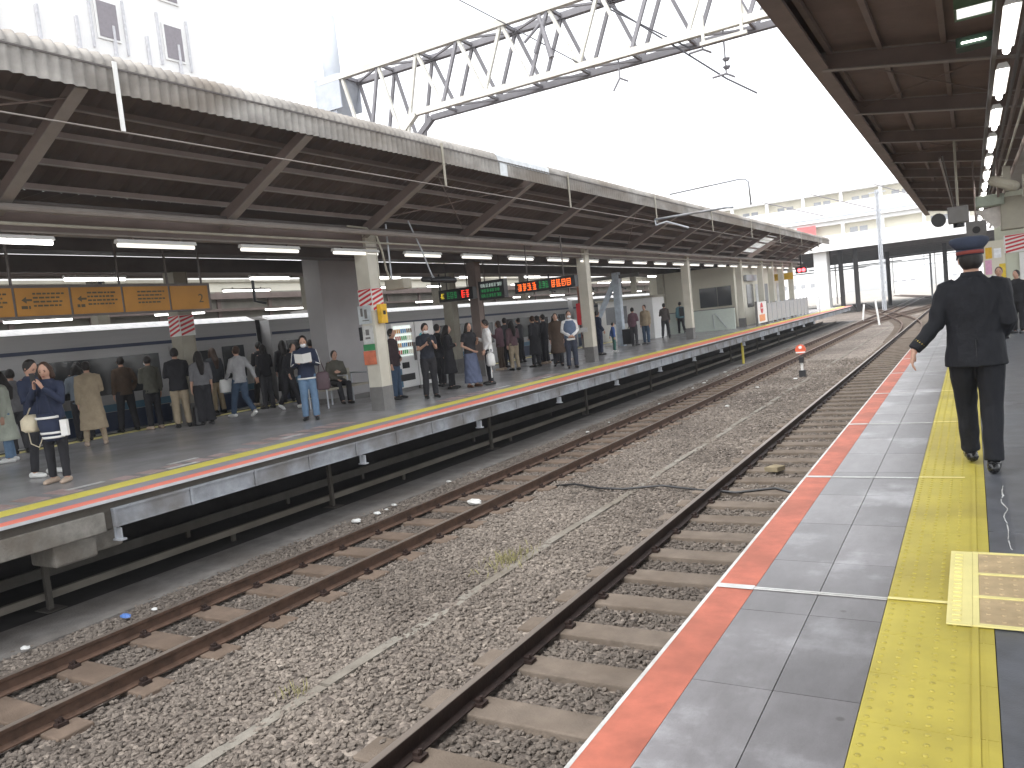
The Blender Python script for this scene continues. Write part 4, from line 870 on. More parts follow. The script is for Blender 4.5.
for x in (-8.72,-9.2,-9.7,-10.2,-10.7,-11.7,-12.4):
    z=rz(x)-.02; MB().box(x-.02,x+.02,-4,60,z-.075,z).build('purlin',M_STEELB,LC); MB().box(x-.0,x+.05,-4,60,z-.092,z-.078).build('purlin_flange',M_STEELBL,LC)
for x in (-13.9,-14.8,-15.8,-16.8):
    q=MB(); z=rz(x)-.02; q.box(x-.025,x+.025,-4,60,z-.11,z); q.build('purlin',M_STEELD,LC)
RY=[1.99+3.57*k for k in range(-1,16)]
for k,y in enumerate(RY):
    q=MB()
    q.prism([(-10.72,y-.02,3.62),(-10.72,y-.02,3.86),(-8.56,y-.02,4.88),(-8.56,y-.02,4.70)],(0,.04,0))
    q.build('rafter_web',M_STEELB,LC)
    f=MB(); f.prism([(-10.72,y-.08,3.60),(-8.55,y-.08,4.685),(-8.55,y-.08,4.70),(-10.72,y-.08,3.617)],(0,.16,0)); f.build('rafter_flange',M_STEELBL,LC)  # flange coloured paler than its web for the light it catches
    g_=MB(); g_.prism([(-10.88,y-.05,3.73),(-10.88,y-.05,rz(-10.88)-.13),(-13.1,y-.05,rz(-13.1)-.13),(-15.4,y-.05,rz(-15.4)-.13),(-17.7,y-.05,rz(-17.7)-.13),(-17.7,y-.05,4.30),(-15.4,y-.05,3.80),(-13.1,y-.05,3.73)],(0,.1,0)); g_.build('rafter',M_STEELD,LC)
# longitudinal beams, gutter, conduits
for (x0,x1,z0,z1,mm,nm) in ((-10.82,-10.78,3.42,3.70,M_STEELB,'main_beam'),(-10.90,-10.70,3.70,3.725,M_STEELB,'main_beam_flange'),(-10.90,-10.70,3.395,3.42,M_STEELBL,'main_beam_flange'),
    (-15.45,-15.35,3.45,3.78,M_STEELD,'back_beam'),(-13.35,-12.85,3.50,3.70,M_STEELD,'gutter')):
    MB().box(x0,x1,-4,60,z0,z1).build(nm,mm,LC)
for (x,z,r,mm) in ((-10.42,3.66,.055,M_STEELBL),(-10.60,3.77,.03,M_STEELD),(-10.55,3.48,.022,M_CREAMD),(-12.0,3.62,.05,M_STEELD),(-11.5,3.55,.03,M_STEELB)):
    MB().tube([(x,-4,z),(x,60,z)],r,8).build('conduit',mm,LC)
for k in range(1,15,1):   # slender cross bracing
    y=RY[k]; 
    if k%3==1:
        q=MB(); q.tube([(-8.8,y,rz(-9)-.16),(-10.6,y+3.57,rz(-10.6)-.2)],.012,5); q.tube([(-10.6,y,rz(-10.6)-.2),(-8.8,y+3.57,rz(-9)-.18)],.012,5); q.build('bracing_rod',M_STEELB,LC)
# pipe run with white hangers along the eave
e=empty('eave_pipe',(-8.5,20,4.25),'thin steel pipe running under the eave of the far platform roof on white hanging strips','pipe')
MB().tube([(-8.50,-4,4.25),(-8.50,60,4.25)],.010,6).build('pipe',M_STEELBL,e)
for y in (5.95,12.55,17.95,24.2,30.5,36.8,43,49,55):
    q=MB(); q.box(-8.475,-8.455,y-.025,y+.025,4.25,5.05); q.build('hanger_strip',M_WHITE if y<7 else M_CREAMD,e)
# columns
def column(x,y,label,w_=.30,h=3.7,base=.5,m1=M_CREAM,stripes=False,group='columns of the far platform roof',bm=M_COLGREY):
    e=empty('canopy_column',(x,y,0),label,'column',group)
    t=w_/2; q=MB()
    q.box(x-t,x+t,y-t,y-t+.025,base,h); q.box(x-t,x+t,y+t-.025,y+t,base,h); q.box(x-t+.02,x+t-.045,y-t+.026,y+t-.026,base,h); q.box(x+t-.04,x+t-.012,y-t+.03,y+t-.03,base,h)
    q.build('shaft',m1,e); q=MB(); q.box(x-t-.004,x+t+.004,y-t-.004,y+t+.004,.0,base); q.build('base_band',bm,e)
    if stripes:
        q=MB(); q.box(x-t-.012,x+t+.012,y-t-.012,y+t+.012,stripes,stripes+.46); q.build('warning_band',M_WHITE,e)
        q=MB()
        for k in range(5):
            z=stripes+.0+k*.1
            z2=min(z+.12,stripes+.46); z1=min(z+.05,stripes+.46)
            q.add([(x-t-.0,y-t-.016,z),(x+t,y-t-.016,z2-.0),(x+t,y-t-.016,min(z2+.05,stripes+.46)),(x-t,y-t-.016,z1)],[(0,1,2,3)])
            q.add([(x+t+.016,y-t,z),(x+t+.016,y+t,z2),(x+t+.016,y+t,min(z2+.05,stripes+.46)),(x+t+.016,y-t,z1)],[(0,1,2,3)])
        q.build('red_stripe',M_RED,e)
    return e
cA=column(-10.88,12.86,'cream roof column with red and white band and yellow phone box, before the grey pillar',.34,stripes=2.10)
q=MB(); q.box(-10.69,-10.58,12.78,12.98,1.82,2.22); q.build('yellow_box',mat('yellow_box_paint',(.75,.45,.03),.5),cA,bevel=.01)
MB().box(-10.578,-10.572,12.84,12.92,2.0,2.08).build('box_handset',M_BLACK,cA)
for (z0,z1,mm,x0,x1) in ((1.84,2.22,mat('pale_notice',(.52,.56,.58),.5),-11.10,-10.76),(1.42,1.80,M_OFFW,-11.04,-10.76),(1.28,1.41,M_GREENB,-11.06,-10.76),(.98,1.27,mat('orange_notice',(.60,.18,.10),.5),-11.08,-10.76)):
    MB().box(x0,x1,12.655,12.672,z0,z1).build('notice_plate',mm,cA)
for (x0,x1,z0,z1) in ((-11.03,-10.97,2.0,2.17),(-10.93,-10.86,1.95,2.14),(-11.0,-10.82,1.9,1.92),(-10.97,-10.84,1.52,1.56),(-10.95,-10.86,1.6,1.72)): MB().box(x0,x1,12.648,12.653,z0,z1).build('notice_print',M_COLGREY,cA)
MB().box(-11.14,-11.06,12.66,12.74,1.5,1.78).build('switch_box',M_BLACK,cA)
names=['cream roof column with a red fire plate beside the guard in a vest','third cream column of the front row, just before the low white wall','dark-based cream column in front of the cream platform building','cream column by the red and white notice board near the platform end','narrow cream column second from the far end of the front row','cream column third from the far end of the front row','last column of the front row by the far end of the platform']
for y,lb in zip((23.45,34.05,43.3,48.3,51.2,54.2,57.4),names):
    c=column(-10.82,y,lb,.32,m1=M_CREAM)
    if y<24:
        q=MB(); q.box(-11.13,-10.99,23.26,23.275,1.25,1.95); q.build('red_plate',M_RED,c); MB().box(-11.15,-10.8,23.262,23.276,1.0,1.15).build('notice_plate',M_OFFW,c)
    elif y<35:
        MB().box(-11.2,-10.99,33.86,33.875,1.05,1.45).build('notice_plate',M_BLACK,c)
for y,lb in zip((11.6,22.3,33,43.7,54),['dull cream back column with red and white band behind the queue near the amber sign','brown-grey back column behind the vending machines','red-brown back column by the white frame','back column beside the slatted pale wall','back column inside the far end of the platform']):
    column(-15.4,y,lb,.36,3.45,m1=M_CREAMD if y<20 else (mat('redbrown_paint',(.22,.09,.06),.6) if 30<y<35 else M_CREAMD),stripes=2.02 if y<12 else False,group='back row columns of the far platform roof')
column(-13.1,20.4,'dark grey column rising behind the second vending machine',.3,3.5,m1=M_STEELB,group='back row columns of the far platform roof')
# grey pillar
e=empty('concrete_pillar',(-14.18,15.5,0),'wide smooth grey pillar clad in flat panels behind the bench','pillar')
MB().box(-14.46,-13.9,14.6,16.55,.12,3.95).build('cladding',M_GREYW,e,bevel=.012); MB().box(-14.48,-13.88,14.58,16.57,0,.12).build('skirting',M_COLGREY,e)

# hanging fluorescent lamps
def lamp_proto(x,y,z,ln,label,group,mt,rail=False):
    e=empty('tube_lamp',(x,y,z),label,'ceiling lamp',group)
    q=MB(); q.prism([(x-.06,y-ln/2,z+.02),(x+.06,y-ln/2,z+.02),(x+.035,y-ln/2,z+.075),(x-.035,y-ln/2,z+.075)],(0,ln,0)); q.build('lamp_body',M_LAMPB,e)
    MB().tube([(x,y-ln/2+.02,z-.012),(x,y+ln/2-.02,z-.012)],.03,10).build('tube',mt,e,smooth=True)
    q=MB()
    for s in (-1,1): q.box(x-.02,x+.02,y+s*ln*.3-.012,y+s*ln*.3+.012,z+.076,z+.115)
    q.build('hanger',M_STEELB,e); return e
p=lamp_proto(-10.75,5.58,3.29,1.36,'first lit tube lamp from the left under the front beam of the far platform roof','tube lamps under the front beam of the far platform roof',M_TUBEDIM)
dimp=p
brightp=None
ys=[5.58+2.28*k for k in range(24)]
for k,y in enumerate(ys):
    if k==0: continue
    copy_tree(p,(-10.75,y,3.29),ORD[k]+' lit tube lamp from the left under the front beam of the far platform roof')
for o in p.children:
    if o.name.startswith('tube'): o.data=o.data.copy(); o.data.materials[0]=M_TUBE
p=lamp_proto(-15.2,9.6,3.30,1.3,'first tube lamp from the left of the row above the train side','tube lamps over the train side of the far platform',M_TUBE)
for k in range(1,11): copy_tree(p,(-15.2,9.6+4.6*k,3.30),ORD[k]+' tube lamp from the left of the row above the train side')

# ---- hanging signs
e=empty('direction_sign',(-12,7.2,2.37),'long amber hanging sign with dark arrows and platform number 2','hanging sign')
PX=-12.0; 
MB().box(PX-.10,PX-.012,3.9,9.74,2.355,2.845).build('casing',M_STEELD,e)
ends=[3.95,4.58,5.44,6.29,7.13,8.0,8.88,9.70]
for a_,b_ in zip(ends,ends[1:]):
    MB().box(PX-.011,PX,a_+.02,b_-.02,2.385,2.80).build('panel',M_SIGNY,e)
def bars(mb,x,y0,y1,z,h=.018,seed=0):
    r=random.Random(seed); y=y0
    while y<y1-.02:
        l=r.uniform(.03,.09); mb.box(x,x+.003,y,min(y+l,y1),z,z+h); y+=l+.018
for i,(a_,b_) in enumerate(zip(ends[1:-1],ends[2:])):
    prn=MB()
    if i<5:
        ya=a_+.10; z=2.62
        if i<4:
            prn.prism([(PX+.0005,ya,z),(PX+.0005,ya+.07,z+.05),(PX+.0005,ya+.07,z-.05)],(.003,0,0)); prn.box(PX+.0005,PX+.0035,ya+.07,ya+.15,z-.016,z+.016)
            bars(prn,PX+.0005,a_+.09,a_+.22,2.49,.045,i)
        for k,zz in enumerate((2.70,2.64,2.58,2.52)): bars(prn,PX+.0005,a_+.27,b_-.1-.06*(k%2),zz,.026,i*9+k)
        prn.build('print',M_SIGNT,e)
text_mb('2',.22,(PX+.003,9.46,2.50),(0,1,0),(0,0,1)).build('number',M_SIGNT,e)
for y in (4.6,6.3,8.0,8.9,9.6): MB().tube([(PX-.05,y,2.84),(PX-.05,y,3.75)],.02,6).build('hanger_rod',M_STEELD,e)

def led_board(name,x0,x1,y,z0,z1,label,cells,cat='display board'):
    e=empty(name,((x0+x1)/2,y,z0),label,cat)
    MB().box(x0,x1,y,y+.22,z0,z1).build('casing',M_BLACK,e,bevel=.008)
    for f_ in (.2,.8): xx=x0+(x1-x0)*f_; MB().tube([(xx,y+.11,z1),(xx,y+.11,3.72)],.02,6).build('hanger_rod',M_STEELD,e)
    for (u0,u1,v0,v1,mm,n) in cells:
        q=MB(); W=(x1-x0);H=(z1-z0)
        a0=x0+W*u0;a1=x0+W*u1;b0=z0+H*v0;b1=z0+H*v1; cw=(a1-a0)/n; r=random.Random(n*7+int(u0*100))
        for i in range(n):
            cx=a0+i*cw; w_=cw*.82
            for j in range(4):
                zz=b0+(b1-b0)*(j+.2)/4; l=r.uniform(.5,1)*w_; s_=r.uniform(0,w_-l); q.box(cx+s_,cx+s_+l,y-.006,y-.002,zz,zz+(b1-b0)*.11)
            for j in range(2):
                xx=cx+w_*r.choice((.05,.3,.6,.85)); q.box(xx,xx+w_*.12,y-.0065,y-.0025,b0+(b1-b0)*r.uniform(0,.2),b1-(b1-b0)*r.uniform(0,.15))
        q.build('lit_characters',mm,e)
    return e
LO=mat('led_orange',(.75,.12,.02),.5,var=0,emit=.5); LG=mat('led_green',(.03,.25,.08),.5,var=0,emit=.12); LW_=mat('led_pale',(.6,.7,.65),.5,var=0,emit=.1); LR=mat('led_red',(.9,.06,.04),.5,var=0,emit=.3)
led_board('departure_board',-10.9,-9.05,19,2.33,2.64,'black departure board with large orange and green lit characters above the guard',[(.05,.38,.15,.85,LO,4),(.41,.58,.2,.85,LG,3),(.62,.95,.15,.85,LO,4)])
led_board('departure_board',-13.5,-12.3,19,2.35,2.70,'small black departure board with red digits hanging left of the green lit panel',[(.05,.2,.25,.75,mat('led_amber',(.5,.4,.03),.5,var=0,emit=.3),1),(.25,.55,.2,.8,LG,3),(.68,.92,.15,.85,LR,2)])
led_board('information_panel',-12.1,-11.25,19,2.27,2.80,'dark square information panel with rows of pale green text between the two departure boards',[(.1,.95,.66,.86,LW_,8),(.1,.85,.40,.58,LG,7),(.1,.9,.12,.32,LG,8)],'information panel')
# loudspeakers / cameras on hanging pole
e=empty('hanging_speaker',(-10.5,13.3,2.5),'cream loudspeaker box hanging on a thin pole beside the column with the yellow phone box','loudspeaker')
MB().box(-10.75,-10.25,13.2,13.5,2.50,2.72).build('box',M_CREAMD,e,bevel=.02); MB().tube([(-10.62,13.3,2.72),(-10.62,13.3,3.9)],.02,7).build('pole',M_GALV,e)
e=empty('platform_camera',(-10.3,14.6,2.6),'pair of dark camera housings hanging above the vending machines','camera')
q=MB(); q.tube([(-10.6,14.4,2.72),(-10.15,14.75,2.66)],[.06,.08],10,round_=True); q.tube([(-10.2,14.2,2.66),(-9.9,14.6,2.62)],[.05,.06],10,round_=True); q.build('housing',M_BLACK,e,smooth=True)
q=MB(); q.tube([(-10.4,14.5,2.72),(-10.5,14.3,3.4),(-10.55,14,4.0)],.018,6); q.tube([(-10.2,14.3,2.68),(-10.42,14.5,2.8)],.015,6); q.build('arm',M_GALV,e)
MB().tube([(-10.55,12.0,3.78),(-10.5,12.5,3.76),(-10.45,12.75,3.6),(-10.43,12.85,3.3),(-10.45,12.95,2.9),(-10.5,13.1,2.72)],.022,7).build('bent_conduit',M_CREAMD,cA)

# vending machines
def vending(y0,y1,label,kind):
    X=-13.35; e=empty('vending_machine',(X-.35,(y0+y1)/2,0),label,'vending machine','vending machines beside the grey pillar')
    MB().box(X-.75,X,y0,y1,.09,1.86).build('cabinet',M_BW,e,bevel=.015)
    MB().box(X-.70,X-.05,y0+.02,y1-.02,0,.09).build('plinth',M_COLGREY,e)
    if kind==0:
        MB().box(X+.003,X+.012,y0+.07,y1-.18,.95,1.78).build('display_window',mat('display_back',(.60,.66,.62),.3,emit=.3),e)
        cols=[(.45,.07,.05),(.1,.35,.12),(.75,.70,.6),(.55,.25,.05),(.05,.2,.45),(.15,.08,.05)]; r=random.Random(3)
        for row in range(4):
            z=1.01+row*.19
            q=MB(); q.box(X+.013,X+.02,y0+.08,y1-.19,z-.02,z-.008); q.build('shelf',M_GALV,e)
            for g_ in range(3):
                q=MB()
                for k in range(3):
                    y=y0+.10+(g_*3+k)*.085; q.tube([(X+.03,y+.025,z),(X+.03,y+.025,z+.11)],.022,7)
                q.build('drinks',mat('drink_%d'%((row*3+g_)%6),cols[(row*3+g_)%6],.35),e)
        MB().box(X+.003,X+.015,y0+.12,y1-.2,.28,.46).build('delivery_slot',M_BLACK,e); MB().box(X+.003,X+.02,y1-.14,y1-.04,.8,1.3).build('coin_panel',M_COLGREY,e)
        MB().box(X+.003,X+.010,y0+.04,y0+.25,.12,.62).build('blue_panel',M_BLUEL,e); MB().box(X+.003,X+.014,y0+.3,y0+.6,.62,.78).build('button_panel',M_BLACK,e)
    else:
        q=MB(); q.tube([(X+.003,y0+.36,1.05),(X+.012,y0+.36,1.05)],.001,3)
        pts=[(y0+.10+.5*a,z) for a,z in ((0,.55),(0,1.35),(.1,1.5),(.3,1.55),(.3,1.35),(.2,1.25),(.2,.6),(.3,.5),(.3,.4),(.1,.42))]
        q=MB(); q.prism([(X+.003,a,b) for a,b in pts],(.006,0,0)); q.build('cyan_emblem',mat('cyan_print',(.05,.42,.50),.4),e)
        MB().box(X+.003,X+.014,y1-.3,y1-.08,.9,1.3).build('coin_panel',M_COLGREY,e); MB().box(X+.003,X+.015,y0+.12,y1-.15,.2,.38).build('delivery_slot',M_BLACK,e)
    return e
vending(16.45,17.45,'white drinks vending machine with rows of colourful bottles beside the grey pillar',0)
vending(17.5,18.35,'white vending machine with a cyan emblem behind the person in black',1)
# bench with rails
e=empty('platform_bench',(-13.3,14.2,0),'bench with pale tubular rails in front of the grey pillar','bench')
q=MB(); q.box(-13.75,-13.15,13.55,15.1,.40,.45); q.build('seat',M_CREAMD,e)
for y in (13.55,14.3,15.08):
    q=MB(); q.tube([(-13.12,y,0),(-13.12,y,.70),(-13.7,y,.72)],.022,7); q.tube([(-13.7,y,0),(-13.7,y,.74)],.022,7); q.build('rail_frame',M_GALV,e)
MB().box(-13.79,-13.76,13.55,15.1,.55,.85).build('backrest',M_CREAMD,e)

# white stair frame and kiosk further on
e=empty('stair_frame',(-13.7,33,0),'pale blue-white steel frame with a slanting brace at mid platform','steel frame')
MB().box(-13.85,-13.55,32.9,33.2,0,3.3).build('post',mat('pale_blue_paint',(.55,.62,.70),.5),e); MB().beam((-13.75,33.05,3.0),(-15.4,33.05,.2),.16,.2).build('brace',MATS['pale_blue_paint'],e); MB().beam((-17,33.05,3.1),(-12.6,33.05,3.1),.12,.16).build('crossbar',M_COLGREY,e)
e=empty('platform_kiosk',(-15.2,39,0),'small white kiosk behind the slanting frame','kiosk')
MB().box(-17.0,-14.0,38.2,40,0,2.1).build('walls',M_BW,e); MB().box(-17.1,-13.9,38.1,40.1,2.1,2.2).build('kiosk_roof',M_CREAMD,e); MB().box(-16.6,-15.4,38.19,38.197,.9,1.8).build('window',M_GLASSG,e)
e=empty('slatted_wall',(-14.8,46,0),'pale slatted wall behind the walking couple','wall')
q=MB()
for k in range(14):
    x=-16.9+k*.32; q.box(x,x+.26,46,46.05,.1,2.9)
q.build('slats',M_BCREAM,e); MB().box(-17,-12.4,46.06,46.1,0,3.0).build('backing',M_CREAMD,e)
# low wall and building on the platform
e=empty('low_wall',(-12,42,0),'low greenish white wall with a small handrail across the far platform','wall')
MB().box(-14.6,-10.9,42,42.15,0,1.12).build('wall_panel',mat('greenish_white',(.60,.66,.60),.5,var=.05),e); MB().box(-14.62,-10.88,41.99,42.16,1.12,1.16).build('cap',M_COLGREY,e)
MB().tube([(-12.0,41.93,.1),(-12.05,41.93,.85),(-11.9,41.93,.9),(-11.35,41.93,.1)],.02,6).build('handrail',M_GALV,e)
e=empty('platform_building',(-13,51,0),'cream platform building with dark windows under the far end of the roof','building')
MB().box(-16.3,-11.4,44.4,45.8,.0,3.45).build('wall',M_BCREAM,e); MB().box(-16.3,-11.4,46.3,57.5,.0,3.45).build('wall',M_BCREAM,e)
for (x0,x1) in ((-13.4,-12.4),(-12.38,-11.6)): MB().box(x0,x1,44.37,44.395,1.25,2.35).build('window',M_GLASSD,e)
for (y0,y1,mm) in ((47.0,48.6,M_GLASSD),(49.2,50.2,M_OFFW),(51,52.6,M_GLASSG),(53.3,54.6,M_GLASSG),(55.3,56.5,M_OFFW)): MB().box(-11.39,-11.37,y0,y1,1.0,2.35).build('window',mm,e)
MB().box(-11.36,-11.2,46.5,49,2.55,2.9).build('name_board',M_GALV,e)
e=empty('amber_sign',(-11,53,2.3),'small amber hanging sign near the far end of the platform','hanging sign'); MB().box(-11.6,-10.2,54.9,55.0,2.5,2.95).build('panel',mat('bright_amber',(.6,.38,.04),.5),e); MB().tube([(-10.9,54.95,2.95),(-10.9,54.95,3.6)],.03,6).build('hanger_rod',M_STEELD,e)
e=empty('notice_board',(-10,44.5,0),'white notice board with a red oval and an orange panel at the platform side','notice board')
MB().box(-10.06,-10,43.2,45.6,.12,1.28).build('board',M_BW,e); q=MB(); q.tube([(-9.997,44.35,.93),(-9.985,44.35,.93)],.30,20); q.build('red_oval',M_RED,e); MB().box(-9.984,-9.978,44.12,44.58,.90,.96).build('white_bar',M_WHITE,e)
MB().box(-9.997,-9.985,43.7,45.0,.22,.58).build('orange_panel',mat('orange_print',(.75,.30,.12),.5),e)
q=MB()
for y in (43.18,45.62): q.box(-10.08,-9.96,y-.04,y+.04,0,1.32)
q.build('board_post',M_COLGREY,e)
e=empty('platform_fence',(-10,52,0),'grey panel fence between the notice board and the far end of the platform','fence')
q=MB(); 
for k in range(10): q.box(-10.05,-10.0,45.75+k*1.27,45.75+k*1.27+1.17,.12,1.15)
q.build('fence_panels',mat('fence_grey',(.38,.39,.40),.6,var=.1),e)
q=MB()
for k in range(11): q.box(-10.07,-9.98,45.67+k*1.27,45.73+k*1.27,0,1.22)
q.build('fence_post',M_GALV,e)
# fence at platform end
e=empty('end_railing',(-12,58.4,0),'thin railing closing the far end of the platform','railing')
q=MB()
for k in range(9): q.tube([(-16+k*.85,58.3,0),(-16+k*.85,58.3,1.1)],.025,6)
for z in (.5,1.1): q.tube([(-16,58.3,z),(-9.2,58.3,z)],.02,6)
q.build('rails',M_GALV,e)
# red signal lamp under the roof end
e=empty('signal_lamp',(-10.0,56,3.0),'red signal lamp glowing under the far end of the roof','signal'); q=MB(); q.box(-10.2,-9.5,56,56.2,2.85,3.25); q.box(-9.9,-9.8,56.1,56.2,3.25,4.4); q.build('housing',M_BLACK,e)
q=MB(); q.tube([(-9.95,55.93,3.05),(-9.95,55.99,3.05)],.12,12); q.tube([(-9.68,55.93,3.05),(-9.68,55.99,3.05)],.12,12); q.build('red_lens',mat('red_glow',(1,.05,.06),.4,var=0,emit=3),e)

# ================================================================ train at the far side
TX=-17.50
te=empty('commuter_train',(TX-1.4,20,-1.1),'stainless steel commuter train with dark blue stripes standing behind the waiting people','train')
def car(y0,y1):
    prof=[(TX,-.05),(TX+.02,.0),(TX+.02,1.2),(TX-.02,2.36),(TX-2.78,2.36),(TX-2.82,0),(TX-2.8,-.05)]
    q=MB(); q.prism([(a,y0,b) for a,b in ((TX-.08,2.361),(TX-.5,2.50),(TX-1.4,2.52),(TX-2.3,2.42),(TX-2.7,2.361))],(0,y1-y0,0)); q.build('car_roof',M_COLGREY,te)
    q=MB(); q.prism([(a,y0,b) for a,b in prof],(0,y1-y0,0)); q.build('car_body',M_STAIN,te)
    MB().prism([(TX+.06,y0+.05,2.362),(TX-.3,y0+.05,2.51),(TX-.3,y0+.05,2.362)],(0,y1-y0-.1,0)).build('roof_gutter',mat('skylit_gutter_white',(.85,.86,.88),.4),te)  # sloped and whitened to stand in for sky light reflected along the roof edge
    MB().box(TX-2.2,TX-.8,y0+3,y0+7,2.53,2.68).build('roof_unit',M_COLGREY,te)
    MB().box(TX+.003,TX+.026,y0+.05,y1-.05,1.93,2.01).build('upper_stripe',M_BLUE,te)
    L=y1-y0; dc=[y0+L*(.115+.2567*k) for k in range(4)]
    edges=[y0+.25]+sum([[d-.66,d+.66] for d in dc],[])+[y1-.25]
    for i in range(0,len(edges),2):
        a,b=edges[i],edges[i+1]
        MB().box(TX+.021,TX+.027,a,b,.45,.62).build('light_stripe',M_BLUEL,te); MB().box(TX+.021,TX+.0265,a,b,.0,.44).build('lower_stripe',mat('skirt_blue',(.03,.045,.09),.4,var=.1),te)
        if b-a>1.2: MB().box(TX+.0205,TX+.030,a+.3,b-.3,.85,1.72).build('window',M_GLASSD,te,bevel=.01)
    for d in dc:
        for s in (-1,1):
            dd=MB(); dd.box(TX+.021,TX+.034,min(d,d+s*.64)+.01*(s>0),max(d,d+s*.64)-.01*(s<0),.02,1.86); o=dd.build('door',M_STAIN,te)
            w_=MB(); w_.box(TX+.035,TX+.040,min(d+s*.16,d+s*.50),max(d+s*.16,d+s*.50),.80,1.66); WLOC[o.name]=WLOC[te.name]; 
            ww=w_.build('door_window',M_GLASSD,o,bevel=.01)
            ww.location=(0,0,0)
    q=MB(); q.box(TX-2.7,TX-.1,y0+.4,y1-.4,-.85,-.06); q.build('underframe',M_DARK,te)
for a_ in (-4,16.1,36.2): car(a_,a_+19.6)
for a_ in (15.6,35.7): MB().box(TX-2.3,TX-.4,a_-.05,a_+.55,.0,2.4).build('gangway',M_BLACK,te)

# ================================================================ platform, roof and buildings beyond the train
s=MB(); s.box(-29.5,-21.3,-10,80,-1.3,0); structure(s.build('farther_platform',M_CONCD))
e=empty('platform_canopy',(-24,30,3.9),'thin dark platform roof beyond the train','station roof')
q=MB(); q.prism([(-20.6,-12,4.25),(-20.6,-12,4.33),(-26.2,-12,4.83),(-26.2,-12,4.74)],(0,90,0)); q.build('roof_sheet',M_STEELD,e)
for x in (-21.2,-22.5,-24,-25.5):
    z=4.25+(-20.6-x)*.0875; MB().box(x-.05,x+.05,-12,78,z-.18,z-.01).build('purlin',M_STEELB,e)
for k in range(8):
    c=empty('canopy_column',(-24.6,6+k*9.5,0),ORD[k]+' column from the left under the thin roof beyond the train','column','columns beyond the train'); MB().box(-24.8,-24.4,5.8+k*9.5,6.2+k*9.5,0,4.5).build('shaft',M_CREAMD,c)
p=lamp_proto(-23,8,3.75,2.2,'first tube lamp from the left on the platform beyond the train','tube lamps on the platform beyond the train',M_TUBE)
for k in range(1,14): copy_tree(p,(-23,8+4.1*k,3.75),ORD[k]+' tube lamp from the left on the platform beyond the train')
p=lamp_proto(-26,9,3.2,2.2,'first tube lamp from the left deep on the platform beyond the train','tube lamps deep on the platform beyond the train',M_TUBE)
for k in range(1,12): copy_tree(p,(-26,9+5.3*k,3.2),ORD[k]+' tube lamp from the left deep on the platform beyond the train')
e=empty('platform_wall',(-29.4,35,0),'dull cream wall and beams behind the platform beyond the train','wall')
MB().box(-29.5,-29.3,-10,80,0,4.30).build('wall_panel',mat('dim_cream',(.20,.19,.16),.7,scale=.8,var=.3),e)
q=MB()
for k in range(30): q.box(-29.29,-29.2,-9+k*3,-8.8+k*3,0,4.28)
q.box(-29.28,-29.1,-10,80,2.6,2.8); q.box(-29.27,-29.05,-10,80,3.4,3.52); q.box(-29.27,-29.0,-10,80,3.95,4.2); q.build('ribs',M_STEELB,e)
e=empty('cream_building',(-38,40,0),'low cream building far beyond the train, seen through the gap under the roofs','building')
MB().box(-46,-36,-15,100,-1.3,5.45).build('wall',M_BCREAM,e); MB().box(-46.2,-35.8,-15.2,100.2,5.45,5.6).build('parapet',M_CREAMD,e)
for k in range(20): MB().box(-35.99,-35.95,-10+k*5,-7.5+k*5,2.5,4.2).build('window',M_GLASSG,e)
q=MB()
for k in range(9): q.tube([(-21.2,8+k*5.5,4.4),(-21.2,8+k*5.5,3.2+.4*(k%2)),(-21.0,8.3+k*5.5,3.1)],.05,6)
tag(q.build('hanging_fittings',M_BLACK),'row of small dark fittings hanging at the eave beyond the train','fittings',kind='stuff')

# ================================================================ white building at top left
e=empty('white_office_building',(-52,20,0),'tall white building with a few grey windows behind the far platform roof','building')
MB().box(-64,-40,-30,37.2,-1.3,27).build('wall',M_BW,e)
def win(y0,y1,z0,z1,m):
    f=MB(); f.box(-40.02,-39.9,y0-.12,y1+.12,z0-.12,z1+.12); fo=f.build('window_frame',M_BW,e)
    WLOC[fo.name]=WLOC[e.name]
    MB().box(-39.898,-39.87,y0,y1,z0,z1).build('pane',m,fo)
for r_ in range(2):
    for k in range(0,2):
        y=27.45+k*4.15; z=(19.3,19.1)[k]+r_*3.4
        win(y,y+1.15,z,z+1.9,mat('grey_violet_glass',(.22,.20,.22),.3,var=.1))
for k in (1,):
    y=26.55+k*4.15
    for d in (0,1.9): win(y+d,y+d+1.0,17.1,18.2,mat('pale_glass',(.62,.64,.68),.3,var=.06))
fg=mat('fin_grey',(.55,.55,.58),.6)
for k in range(-3,6):
    for d in (-.45,1.55):
        y=27.45+k*2.075*2+d
        if 26<y<34: MB().box(-39.99,-39.86,y,y+.1,18.6,21.6).build('vertical_fin',fg,e)
    if 22+k*2.07<37: MB().box(-39.99,-39.80,22+k*2.07,22.12+k*2.07,17.4,20.0).build('vertical_fin',fg,e)

